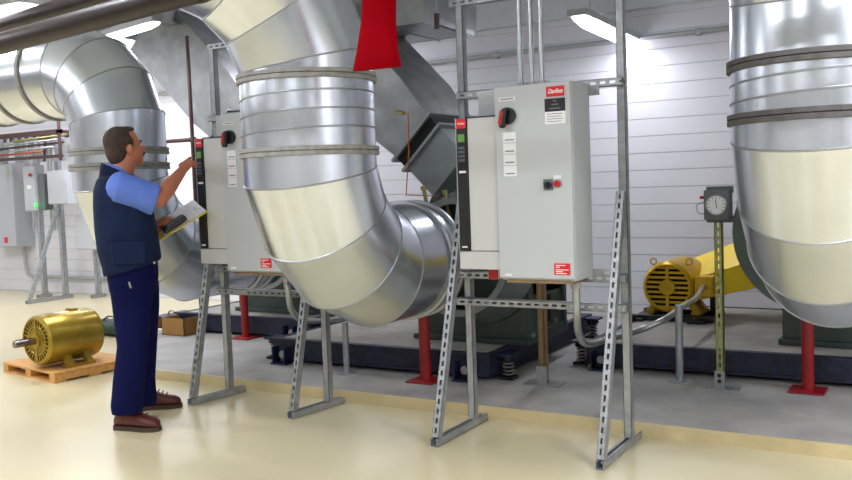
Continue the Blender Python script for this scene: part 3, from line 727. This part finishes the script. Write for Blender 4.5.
obj('hem', MB().loft(rs2, caps=False), 'red_cloth', t, smooth=60)

# ------------------------------------------------------------------ dark overhead pipes, top left
def over_pipe(y, pts_lo, pts_hi, label, zoff=0):
    a = aY(*pts_lo[0], y); b = aY(*pts_lo[1], y); c = aY(*pts_hi[0], y); r = abs(((a.z+b.z)/2)-c.z)/2
    z = ((a.z+b.z)/2+c.z)/2
    return a, b, c, r, z
def sheath(name, p0, p1, r, label):
    t = thing(name, (p0+p1)/2-V((0, 0, r)), label, 'pipe')
    obj('pipe', MB().cyl(p0, p1, r, n=40), 'dark_pipe', t)
    L = (p1-p0).length; d = (p1-p0).normalized()
    for k in range(1, 6):
        c = p0+d*(L*k/6); obj('joint_band', MB().cyl(c-d*.012, c+d*.012, r+.002, n=40), 'dark_pipe', t)
    return t
Yp = 2.3
lo0, lo1 = aY(0, 55, Yp), aY(215, -1, Yp-.12)
hi0, hi1 = aY(0, 33, Yp), aY(113, 0, Yp-.08)
dirp = (lo1-lo0).normalized(); rp = .066
c0 = (lo0+hi0)/2; k_ = (lo1-lo0)
sheath('overhead_pipe', c0-dirp*3.5, c0+dirp*6, (lo0-hi0).length/2*.97, 'lower and nearer of two dark overhead pipes crossing the top left')
h0 = aY(0, 31, Yp+.22); h1 = aY(0, 20, Yp+.22); c1 = (h0+h1)/2
sheath('overhead_pipe', c1-dirp*3.5, c1+dirp*6, .035, 'upper and farther of two dark overhead pipes crossing the top left')

# ------------------------------------------------------------------ small pipes: brown pipe, copper tubing, wall pipe
p = aY(187, 36, 6.0)
t = thing('drop_pipe', (p.x, 6.0, .25), 'thin dark brown vertical pipe left of the left cabinet', 'pipe')
obj('pipe', MB().cyl((p.x, 6.0, .25), (p.x, 6.0, p.z), .018, n=14), 'brown_pipe', t)
z = aY(175, 141, 6.0).z
obj('branch', MB().cyl((p.x-.46, 6.0, z), (p.x, 6.0, z), .019, n=14).cyl((p.x-.03, 6.0, z), (p.x+.03, 6.0, z), .024, n=12), 'brown_pipe', t)
p = aY(618, 35, WY-.06)
t = thing('wall_rail', (-3, WY-.06, 2.64), 'thin steel pipe running high along the white panelled wall', 'pipe')
obj('pipe', MB().cyl((WX0+.1, WY-.05, 2.64), (WX1-.1, WY-.05, 2.64), .022, n=12), 'wall_pipe', t)
for x in range(-12, 4, 2): obj('pipe_clip', MB().box(x, x+.04, WY-.07, WY, 2.61, 2.67), 'wall_pipe', t)
yt = 5.3
def tp(*a): return [tuple(aY(x, y, yt)) for x, y in a]
t = thing('copper_tube', aY(408, 195, yt), 'thin copper sensing tube in front of the sloping duct', 'tube')
obj('tube', MB().tube(tp((396, 112), (408, 113), (409, 150), (406, 195), (440, 196)), .0045, 8), 'copper', t)
obj('fitting', MB().cyl(aY(396, 112, yt), aY(404, 113, yt), .014, n=10), 'brass', t)
for px0, py0, px1, py1, lb in ((424, 190, 430, 222, 'left one of two brass valve stems by the fan outlet'), (446, 194, 451, 228, 'right one of two brass valve stems by the fan outlet')):
    a, b = aY(px0, py0, yt), aY(px1, py1, yt)
    t = thing('valve_stem', b, lb, 'valve')
    obj('stem', MB().cyl(b+(b-a)*.25, a, .014, n=12), 'brass', t); obj('cap', MB().cyl(a, a+(a-b)*.12, .022, n=12), 'brass', t); obj('nut', MB().cyl(b, b+(a-b)*.15, .021, n=6), 'bolt', t)
# strut bracket near ceiling between ducts
a = aY(437, 22, 5.6); b = aY(472, 34, 6.1)
t = thing('hanger_bracket', (a.x, a.y, a.z), 'small galvanised strut bracket on the trunk duct corner', 'bracket')
obj('arm', MB().channel(a, b, (0, 0, 1)), 'strut', t); obj('clamp', MB().bar(a+V((0, 0, .06)), a-V((0, 0, .05)), .03, .03), 'brown_pipe', t); obj('rod', MB().cyl(a+V((0, 0, .05)), (a.x, a.y, CZ), .006, n=8), 'strut', t)

# ------------------------------------------------------------------ far left: wall boxes, stands, rack
def wbox(px0, py0, px1, py1, y, dep, m, label, name='wall_box', side=True, door=True):
    a = aY(px0, py0, y-dep); b = aY(px1, py1, y-dep)
    t = thing(name, ((a.x+b.x)/2, y, b.z), label, 'electrical box')
    obj('case', MB().box(a.x, b.x, y-dep+.012, y, b.z, a.z), 'box_dark' if m == 'box_dark' else m, t, bevel=.004)
    if door: obj('cover', MB().box(a.x+.01, b.x-.01, y-dep, y-dep+.012, b.z+.01, a.z-.01), m, t, bevel=.003)
    return t, a, b
t, a, b = wbox(-16, 165, 17, 247, WY-.002, .3, 'box_grey', 'large pale grey electrical cabinet cut by the left edge of the picture', 'wall_cabinet')
obj('red_sticker', MB().box(b.x-.28, b.x-.2, WY-.305, WY-.302, b.z+.06, b.z+.14), 'red_label', t)
YW = 7.75
t, a, b = wbox(22, 166, 37, 211, YW, .15, 'box_grey', 'narrow grey starter box with a green light, second box from the left', 'starter_box')
obj('red_knob', MB().cyl(aY(30, 175, YW-.15), aY(30, 175, YW-.18), .022, n=14), 'red_plastic', t)
obj('green_light', MB().cyl(aY(36, 205, YW-.15), aY(36, 205, YW-.175), .022, n=14), 'green_led', t, label='lit green indicator')
obj('label_plate', MB().bar(aY(27, 187, YW-.152), aY(31, 187, YW-.152), .05, .003, V((0, 0, 1))), 'white_label', t)
wbox(37, 174, 45, 210, YW, .13, 'box_dark', 'slim dark grey box between two pale boxes on the far left', 'junction_box', door=False)
wbox(46, 171, 67, 204, YW, .22, 'box_grey', 'square pale grey box high on the far left strut stand', 'junction_box')
wbox(74, 216, 97, 250, YW+.2, .14, 'box_grey', 'low grey box half hidden behind the left duct', 'junction_box')
def far_strut(px, py0, py1, y, label, foot=0, brace=None):
    a = aY(px, py0, y); zt = a.z
    t = thing('strut_post', (a.x, y, 0), label, 'post')
    obj('pole', MB().channel((a.x, y, .043), (a.x, y, zt), (0, -1, 0), wd=.06, slots=False), 'strut', t)
    obj('foot', MB().channel((a.x, y-.6 if foot else y-.12, .022), (a.x, y+.1, .022), (0, 0, -1), slots=False), 'strut', t)
    if foot: obj('brace', MB().channel((a.x, y-.55, .045), (a.x, y-.04, zt*.62), (0, -1, .3), slots=False), 'strut', t)
far_strut(36, 150, 290, YW+.028, 'steel strut post under the starter box with the green light', 0)
far_strut(57, 150, 290, YW+.02, 'braced steel strut post under the square pale box', 1)
far_strut(96, 245, 293, YW+.235, 'short strut post under the low grey box behind the left duct', 0)
t = thing('floor_conduit', aY(20, 275, WY-.05), 'thin grey pipe running low along the far left wall', 'pipe')
a = aY(17, 130, WY-.06); z1 = aY(60, 277, WY-.06).z
obj('pipe', MB().tube(bez([(a.x, WY-.06, 2.3), (a.x, WY-.06, 1.2), (a.x, WY-.06, z1+.15), (a.x+.15, WY-.06, z1), (a.x+.6, WY-.06, z1), (a.x+3.6, WY-.06, z1)]), .025, 10), 'wall_pipe', t)
# shelf rack of valves and pipes, high on the far left
ry = 7.4
a = aY(0, 137, ry); b = aY(61, 137, ry); zb = aY(30, 158, ry).z
t = thing('pipe_rack', ((a.x+b.x)/2, ry, zb), 'dark pipe rack under the left duct, crowded with small pipes', 'rack')
x0 = a.x-.8; x1 = b.x
m = MB().box(x0, x1, ry-.03, ry+.03, a.z-.03, a.z+.03).box(x0, x1, ry-.02, ry+.02, zb-.02, zb+.02)
m.box(x0, x1, ry+.5, ry+.56, a.z-.03, a.z+.03).box(x1-.05, x1, ry-.03, ry+.56, a.z-.02, a.z+.02)
m.cyl((x1-.03, ry, zb-.06), (x1-.03, ry, a.z+.18), .022, n=10)
obj('rack_frame', m, 'brown_pipe', t)
rr = random.Random(3)
for i in range(11):
    xx = x0+.2+(x1-x0-.3)*i/11; obj('pipe_drop', MB().cyl((xx, ry+.1+.2*rr.random(), zb-.05), (xx, ry+.2, a.z), .018+.02*rr.random(), n=10), rr.choice(['conduit', 'wall_pipe', 'brown_pipe', 'conduit']), t)
for i, mm_ in enumerate(('copper', 'conduit', 'brown_pipe', 'conduit', 'brass')):
    zz = zb+.05+i*.05; xa = x0+.2*i; obj('cross_pipe', MB().cyl((xa, ry+.05+.03*i, zz), (min(x1-.1, xa+1.6), ry+.05+.03*i, zz+.03), .014, n=8), mm_, t)
for px in (18, 29, 47, 50):
    c = aY(px, 150, WY-.05); obj('conduit', MB().cyl((c.x, WY-.05, .9), (c.x, WY-.05, 2.3), .016, n=10), 'wall_pipe', label='thin conduit dropping to the far left wall boxes', cat='conduit', group='conduits on the far left wall')

# ceiling steel at upper left
for i, (x, y) in enumerate(((-8.2, 0), (-6.6, 0), (-5.2, 0))):
    put(obj('ceiling_joist', MB().box(x, x+.07, 3.0, WY-.12, 3.02, CZ).box(x-.04, x+.11, 3.0, WY-.12, 3.0, 3.02), 'galv_rect'), 'grey steel joist under the ceiling at upper left', 'joist', 'steel joists at upper left')
# clutter on the plinth behind the man
def at(px, py, z=PZ): return aZ(px, py, z)
p = at(183, 334); q = at(200, 331)
t = thing('cardboard_box', (p.x, p.y+.1, PZ), 'open brown cardboard box on the plinth behind the man', 'box')
bw = .28; bh = aY(183, 317, p.y).z-PZ
x0, y0 = p.x-.16, p.y-.10
m = MB().box(x0, x0+bw, y0, y0+.006, PZ, PZ+bh).box(x0, x0+bw, y0+.24, y0+.246, PZ, PZ+bh).box(x0, x0+.006, y0, y0+.246, PZ, PZ+bh).box(x0+bw-.006, x0+bw, y0, y0+.246, PZ, PZ+bh).box(x0, x0+bw, y0, y0+.246, PZ, PZ+.006)
obj('carton', m, 'cardboard', t)
obj('flap', MB().bar((x0-.03, y0+.003, PZ+bh-.02), (x0-.12, y0+.003, PZ+bh-.10), .005, .2, V((0, 0, 1))).xf(Matrix.Translation((0, .1, 0))), 'cardboard', t)
p = at(165, 329); t = thing('tool_case', (p.x, p.y, PZ), 'low dark case lying on the plinth beside the cardboard box', 'case')
obj('body', MB().box(p.x-.16, p.x+.12, p.y, p.y+.22, PZ, PZ+.12), 'navy_steel', t, bevel=.01); obj('handle', MB().tube(bez([(p.x-.06, p.y+.1, PZ+.12), (p.x-.03, p.y+.1, PZ+.16), (p.x+.02, p.y+.1, PZ+.16), (p.x+.05, p.y+.1, PZ+.12)]), .007, 8), 'spring_coil', t)
p = at(107, 337, 0); t = thing('tool_bag', (p.x, p.y+.1, 0), 'dark green ribbed bag on the floor behind the old motor', 'bag')
rs = []
for k in range(9):
    xx = p.x-.20+k*.055; q = .075+.008*(k % 2); q *= (.55 if k in (0, 8) else 1)
    rs.append([V((xx, p.y+.1+.11*cos(2*pi*j/16), max(.0, q+q*sin(2*pi*j/16)))) for j in range(16)])
obj('body', MB().loft(rs), 'green_cloth', t, smooth=60); obj('strap', MB().tube(bez([(p.x-.12, p.y+.06, .14), (p.x-.04, p.y+.05, .19), (p.x+.06, p.y+.05, .19), (p.x+.14, p.y+.06, .14)]), .008, 8), 'black_plastic', t)

# ================================================================== THE MAN
MO = V((-4.20, 3.66, 0)); MU = V((.66, .75, 0)).normalized(); MW = V((-.75, .66, 0)).normalized(); Z = V((0, 0, 1))
def mp(px, py, wo=0):      # point seen at (px,py) on the man's plane, wo metres further from the camera
    d = ray(px, py); o = MO+MW*wo; return EYE+d*((o-EYE).dot(MW)/d.dot(MW))
man = thing('person', MO, 'man in a navy vest, pale blue shirt and navy trousers touching the left cabinet', 'person')
def ell(c, a, b, ua, ub, n=20, sq=2.0):
    out = []
    for j in range(n):
        t_ = 2*pi*j/n; cx, sx = cos(t_), sin(t_)
        out.append(c+ua*(a*math.copysign(abs(cx)**(2/sq), cx))+ub*(b*math.copysign(abs(sx)**(2/sq), sx)))
    return out
def limb(m, pts, rad, n=16):
    """pts list of Vectors, rad list of radii; smooth tapered tube"""
    P = bez(pts, 5); R = []
    for i in range(len(P)):
        k = i/5; a = min(int(k), len(rad)-2); R.append(rad[a]+(rad[a+1]-rad[a])*min(1, k-a))
    m.tube(P, R, n); m.ball(P[0], R[0], 12); m.ball(P[-1], R[-1], 12); return m
hf = (MU*cos(.40)+MW*sin(.40)).normalized(); hs = Z.cross(hf)      # face direction, left side of head
hu = (Z-hf*.13).normalized(); hf = (hf - hu*hf.dot(hu)).normalized(); hs = hu.cross(hf)
HC = mp(125.5, 147.5, 0)                                                # head centre
H = lambda f, s, u: HC+hf*f+hs*s+hu*u
HAX = (hf, hs, hu)
SHR = mp(121, 188, -.165); SHL = mp(128, 187, .19)
TIP = aY(198.5, 160.5, 4.054); HD = (MU*.76+MW*.65).normalized(); WRR = TIP-HD*.140-Z*.064; ELR = mp(159, 199, -.14)
hip = mp(133, 268, 0)
body = MB()
body.ball(H(-.012, 0, .030), (.098, .076, .092), 20, HAX)      # skull
body.ball(H(.034, 0, -.032), (.066, .060, .084), 18, HAX)      # face
body.ball(H(.058, 0, -.090), (.034, .034, .026), 14, HAX)      # chin
body.ball(H(.010, .0, -.070), (.050, .054, .035), 14, HAX)     # jaw
body.ball(H(.078, 0, .022), (.014, .046, .012), 12, HAX)       # brow
for s in (-1, 1):
    body.ball(H(.060, s*.034, -.018), (.026, .020, .020), 12, HAX)   # cheeks
    body.ball(H(-.006, s*.079, -.016), (.021, .010, .034), 12, HAX)  # ears
body.loft([ell(H(.083, 0, .012), .010, .008, hf, hs, 10), ell(H(.104, 0, -.012), .015, .013, hf, hs, 10), ell(H(.111, 0, -.028), .017, .019, hf, hs, 10), ell(H(.088, 0, -.042), .014, .014, hf, hs, 10)])
body.ball(H(.086, 0, -.056), (.012, .024, .006), 10, HAX); body.ball(H(.083, 0, -.067), (.012, .021, .006), 10, HAX)
NB = mp(118, 180, 0)
limb(body, [H(-.015, 0, -.05), H(-.028, 0, -.10), NB], [.066, .064, .08])
chest = mp(124, 205, 0); waist = mp(129, 250, 0)
tor = [(mp(120, 178, 0), .07, .09), (mp(121, 187, 0), .10, .17), (mp(123, 205, 0), .125, .185), (mp(127, 235, 0), .135, .17), (mp(131, 262, 0), .13, .165), (mp(133, 280, 0), .12, .16)]
body.loft([ell(c, a, b, MU, MW, 20) for c, a, b in tor])
HR = mp(130, 278, -.09); HL = mp(138, 276, .09); KR = mp(131, 345, -.13); KL = mp(145, 345, .11); AR = mp(124, 404, -.16); AL = mp(146, 394, .15)
limb(body, [HR, KR, AR], [.07, .05, .038]); limb(body, [HL, KL, AL], [.07, .05, .038])
# near (right) arm reaching to the panel
limb(body, [SHR, SHR.lerp(ELR, .5), ELR], [.058, .054, .050])
limb(body, [ELR, ELR.lerp(WRR, .35), WRR], [.050, .050, .029])
tip = V((-4.325, 4.066, 1.60)); tgt = mp(196, 165, .0)
fd = (mp(194, 166, .06)-WRR); 
fd = HD*cos(.72)+Z*sin(.72);
fdn = fd.normalized(); side = fdn.cross(Z).normalized(); pu_ = side.cross(fdn)
def hand(m, wr, f, s, u, curl, spread=1, thumb=-1, straight=(0,), scale=1):
    """f finger direction, s across palm (towards the little finger), u back of the hand"""
    pc = wr+f*.05*scale
    m.loft([ell(wr-f*.01, .026*scale, .020*scale, s, u, 14), ell(wr+f*.03*scale, .036*scale, .017*scale, s, u, 14, 2.4), ell(wr+f*.075*scale, .041*scale, .015*scale, s, u, 14, 2.6), ell(wr+f*.092*scale, .037*scale, .012*scale, s, u, 14, 2.6)])
    for i, (o, L) in enumerate(((-.029, .072), (-.010, .080), (.010, .074), (.028, .058))):
        c = curl[i]; p = wr+f*.082*scale+s*o*scale; a = 0; P = [p-f*.02, p]
        for k, q in enumerate((.45, .32, .23)):
            a += c*(.7 if k == 0 else .9); P.append(P[-1]+(f*cos(a)-u*sin(a))*L*q*scale)
        r = .0088*scale; m.tube(P, [r*1.1, r*1.1, r*1.05, r*.95, r*.8], 10); m.ball(P[-1], r*.85, 8)
        for q in P[1:-1]: m.ball(q, r*1.05, 8)
    t0 = wr+f*.025*scale-s*.024*scale; P = [t0, t0-s*.022+f*.022-u*.006, t0-s*.034+f*.050-u*.016, t0-s*.028+f*.072-u*.026]
    m.tube(P, [.014, .0125, .011, .0085], 10); m.ball(P[-1], .009, 8); m.ball(P[1], .013, 8); m.ball(P[2], .0113, 8)
uR = (Z*.9-HD*.3-MW*.35); uR = (uR-fdn*uR.dot(fdn)).normalized(); sR = fdn.cross(uR)   # back of the hand up, little finger to the near side
hand(body, WRR, fdn, sR, uR, (.26, .78, .92, 1.0), scale=1.0)
# far (left) arm holding the clipboard
ELL = mp(152, 232, .16); WRL = mp(164, 229, .0)
ELL = mp(146, 236, .24); WRL = mp(164, 231, .12)
limb(body, [SHL, SHL.lerp(ELL, .5), ELL], [.055, .05, .04]); limb(body, [ELL, ELL.lerp(WRL, .4), WRL], [.042, .040, .027])
fL = (mp(184, 219, .10)-WRL).normalized()
# clipboard plane: runs from (161,240) to (209,211)
ca = mp(161, 240, .02); cb = mp(208, 212, .06)
cu_ = (cb-ca).normalized(); cw = (MW+Z*.42); cw = (cw-cu_*cw.dot(cu_)).normalized(); cn = cu_.cross(cw)
if cn.z < 0: cn = -cn
WRL = ca+cu_*.03+cw*.12+cn*.050; 
sL = -cw
body2 = body
hand(body, WRL, cu_, cw, cn, (.75, .8, .85, .9))
limb(body, [ELL, WRL-cu_*.01], [.04, .027])
b = obj('body', body, 'skin', man, remesh=.0065, sm=3)
# eyes, brows, lips
for s in (-1, 1):
    e = obj('eye', MB().ball(H(.083, s*.031, .004), (.007, .011, .007), 12, HAX), 'eye_white', man); obj('iris', MB().ball(H(.091, s*.030, .004), (.003, .006, .006), 10, HAX), 'eye_dark', e)
    obj('eyebrow', MB().tube([H(.087, s*.014, .024), H(.090, s*.03, .029), H(.078, s*.05, .024)], .0045, 8), 'hair', man)
obj('lips', MB().ball(H(.091, 0, -.0615), (.009, .022, .008), 12, HAX), 'lips', man)
obj('moustache', MB().tube([H(.084, -.034, -.058), H(.098, -.018, -.050), H(.103, 0, -.048), H(.098, .018, -.050), H(.084, .034, -.058)], [.004, .008, .008, .008, .004], 8), 'hair', man)
# hair
hr = MB()
hr.ball(H(-.034, 0, .040), (.092, .083, .090), 22, HAX)
hr.ball(H(-.056, 0, -.020), (.066, .074, .084), 18, HAX)
hr.ball(H(.012, 0, .100), (.058, .056, .024), 16, HAX)
for s in (-1, 1): hr.ball(H(-.006, s*.068, .028), (.036, .014, .040), 12, HAX); hr.ball(H(.006, s*.070, -.008), (.010, .009, .024), 10, HAX)
obj('hair', hr, 'hair', man, remesh=.006, sm=3)
# shirt: collar and sleeves
def tilt(rg, k):
    c = sum(rg, V())/len(rg); return [p-Z*((p-c).dot(MU)*k) for p in rg]
sh = MB(); slv = SHR.lerp(ELR, .93); sa = (ELR-SHR).normalized(); sn = (Z-sa*Z.dot(sa)).normalized(); sw = sa.cross(sn)
limb(sh, [mp(121, 184, -.10), SHR], [.075, .085])
sh.loft([ell(SHR+sa*q_-sn*dz, a_, b_, sn, sw, 18) for q_, dz, a_, b_ in ((-.03, 0, .09, .08), (.06, .004, .094, .084), (.13, .008, .092, .080), ((slv-SHR).length, .012, .094, .074))])
slvl = SHL.lerp(ELL, .7)
limb(sh, [mp(123, 184, .10), SHL, slvl], [.075, .078, .068])
sh.loft([ell(c, a+.004, b_+.002, MU, MW, 20) for c, a, b_ in tor[:4]])
sh.loft([ell(mp(118, 181, 0), .085, .095, MU, MW, 18), ell(mp(119, 174, 0), .078, .080, MU, MW, 18), tilt(ell(mp(121, 167.5, 0), .074, .074, MU, MW, 18), .42)])
obj('shirt', sh, 'shirt', man, remesh=.008, sm=4)
# vest
vs = MB()
vt = [(mp(117, 174, 0), .085, .085), (mp(118, 180, 0), .122, .15), (mp(120, 190, 0), .150, .185), (mp(123, 207, 0), .168, .200), (mp(126, 228, 0), .178, .20), (mp(129, 250, 0), .180, .195), (mp(132, 262, 0), .172, .19), (mp(132, 268, 0), .164, .185)]
rows = []
for c, a, b_ in vt: rows.append(ell(c, a, b_, MU, MW, 28, 2.3))
for i in (6, 7):   # hem drops towards the back
    rows[i] = [p+Z*(-.028*(i-5)*.8*(-(p-vt[i][0]).dot(MU)/.18)) for p in rows[i]]
vs.loft(rows)
obj('vest', vs, 'vest', man, remesh=.009, sm=4)
arm_hole = MB(); cc = SHR.lerp(ELR, .12)
# collar of the vest and pocket
pk = vt[5][0]-MW*.206
obj('vest_collar', MB().loft([ell(mp(116, 178, 0), .098, .105, MU, MW, 20), tilt(ell(mp(116.5, 173, 0), .090, .092, MU, MW, 20), .3), tilt(ell(mp(117, 169.5, 0), .086, .086, MU, MW, 20), .5)], caps=False), 'vest', man)
obj('snap_button', MB().ball(vt[6][0]-MW*.16+MU*.125, .008, 10), 'bolt', man)
pz = vt[5][0]-MW*.198
obj('vest_pocket', MB().loft([ell(pz+MU*.0+Z*dz, .095, .012, MU, MW, 16, 4) for dz in (-.07, .06)]), 'vest', man, bevel=.004)
# trousers
tr = MB()
tr.loft([ell(mp(132, 262, 0), .148, .16, MU, MW, 20, 2.3), ell(mp(133, 276, 0), .148, .17, MU, MW, 20, 2.3), ell(mp(133.5, 292, 0), .136, .16, MU, MW, 20, 2.3)])
def leg(m, pts): m.loft([ell(c, a, b_, MU, MW, 18, 2.1) for c, a, b_ in pts])
leg(tr, [(mp(132, 282, -.07), .13, .11), (mp(132, 305, -.09), .112, .10), (mp(133, 345, -.13), .090, .082), (mp(129, 378, -.15), .090, .08), (mp(127, 405, -.16), .092, .082), (mp(127, 413, -.16), .086, .078)])
leg(tr, [(mp(136, 282, .07), .135, .11), (mp(140, 305, .09), .115, .105), (mp(142, 345, .11), .090, .085), (mp(142, 378, .14), .080, .078), (mp(144, 400, .15), .078, .078), (mp(144, 405, .15), .074, .074)])
obj('trousers', tr, 'trousers', man, remesh=.010, sm=4)
obj('key_clip', MB().bar(mp(129, 282, -.19), mp(131, 288, -.19), .012, .006), 'bolt', man)
# shoes
def shoe(heel, fdir, name='shoe'):
    f = V(fdir).normalized(); s = Z.cross(f)
    def sec(t_, hw, h, z0=.022): c = heel+f*t_+Z*(z0+h/2); return ell(V((c.x, c.y, z0+h/2)), hw, h/2, s, Z, 16, 2.6)
    o = obj('shoe', MB().loft([sec(-.02, .026, .05), sec(.0, .040, .085), sec(.05, .045, .105), (sec(.10, .046, .100)), sec(.15, .049, .075), sec(.19, .052, .062), sec(.23, .049, .054), sec(.255, .036, .042), sec(.268, .018, .025)]), 'shoe', man, smooth=60)
    obj('sole', MB().loft([[V((heel.x, heel.y, z))+f*t_+s*w_ for t_, w_ in ((-.03, .02), (-.015, .04), (.1, .042), (.18, .054), (.25, .044), (.275, .018), (.275, -.018), (.25, -.044), (.18, -.054), (.1, -.042), (-.015, -.04), (-.03, -.02))] for z in (0, .026)]), 'sole', o)
    m = MB()
    for k in range(4): c = heel+f*(.11+k*.025)+Z*(.128-.011*k); m.tube([c-s*.025, c+Z*.004, c+s*.025], .004, 6)
    obj('laces', m, 'sole', o)
fa = aZ(118, 430, 0.0); fb = aZ(153, 432, 0.0); shoe(V((fa.x, fa.y, 0))+(fb-fa).normalized()*.01+MW*.03, (fb-fa).normalized()*1+MW*.02)
ga_ = aZ(138, 410, 0.0); gb2 = aZ(176, 407, 0.0); shoe(V((ga_.x, ga_.y, 0)), (gb2-ga_).normalized())
# clipboard
t = thing('clipboard', ca, 'yellow clipboard with white papers held in front of the man', 'clipboard')
CL = (cb-ca).length
def cpt(a, b_, c): return ca+cu_*a+cw*b_+cn*c
def slab(a0, a1, b0, b1, c0, c1): return MB().loft([[cpt(a0, b0, c), cpt(a1, b0, c), cpt(a1, b1, c), cpt(a0, b1, c)] for c in (c0, c1)])
obj('board', slab(0, CL, 0, .23, 0, .005), 'clip_yellow', t)
pp_ = MB()
for k in range(3): pp_.loft([[cpt(.03+.01*k, .012, .006+.002*k), cpt(CL-.005, .012+.004*k, .006+.002*k), cpt(CL-.005, .21, .006+.004*k), cpt(.03+.01*k, .21, .006+.002*k)], [cpt(.03+.01*k, .012, .0065+.002*k), cpt(CL-.005, .012+.004*k, .0065+.002*k), cpt(CL-.005, .21, .007+.012*k), cpt(.03+.01*k, .21, .007+.008*k)]])
obj('papers', pp_, 'paper', t, label='white papers')
obj('clip', slab(CL-.05, CL-.02, .07, .16, .012, .022), 'conduit', t, bevel=.002)
t = thing('handheld_radio', cpt(.05, .07, .04), 'black handheld meter in the man\'s left hand over the clipboard', 'handheld device')
h0 = mp(165, 234, .06)+cn*.02; h1 = mp(187, 219, .06)+cn*.02; hd = (h1-h0).normalized()
obj('case', MB().bar(h0, h1, .060, .034, cw), 'black_plastic', t, bevel=.012)
obj('face', MB().bar(h0+hd*.03+cn*.018, h1-hd*.02+cn*.018, .045, .003, cw), 'box_dark', t)
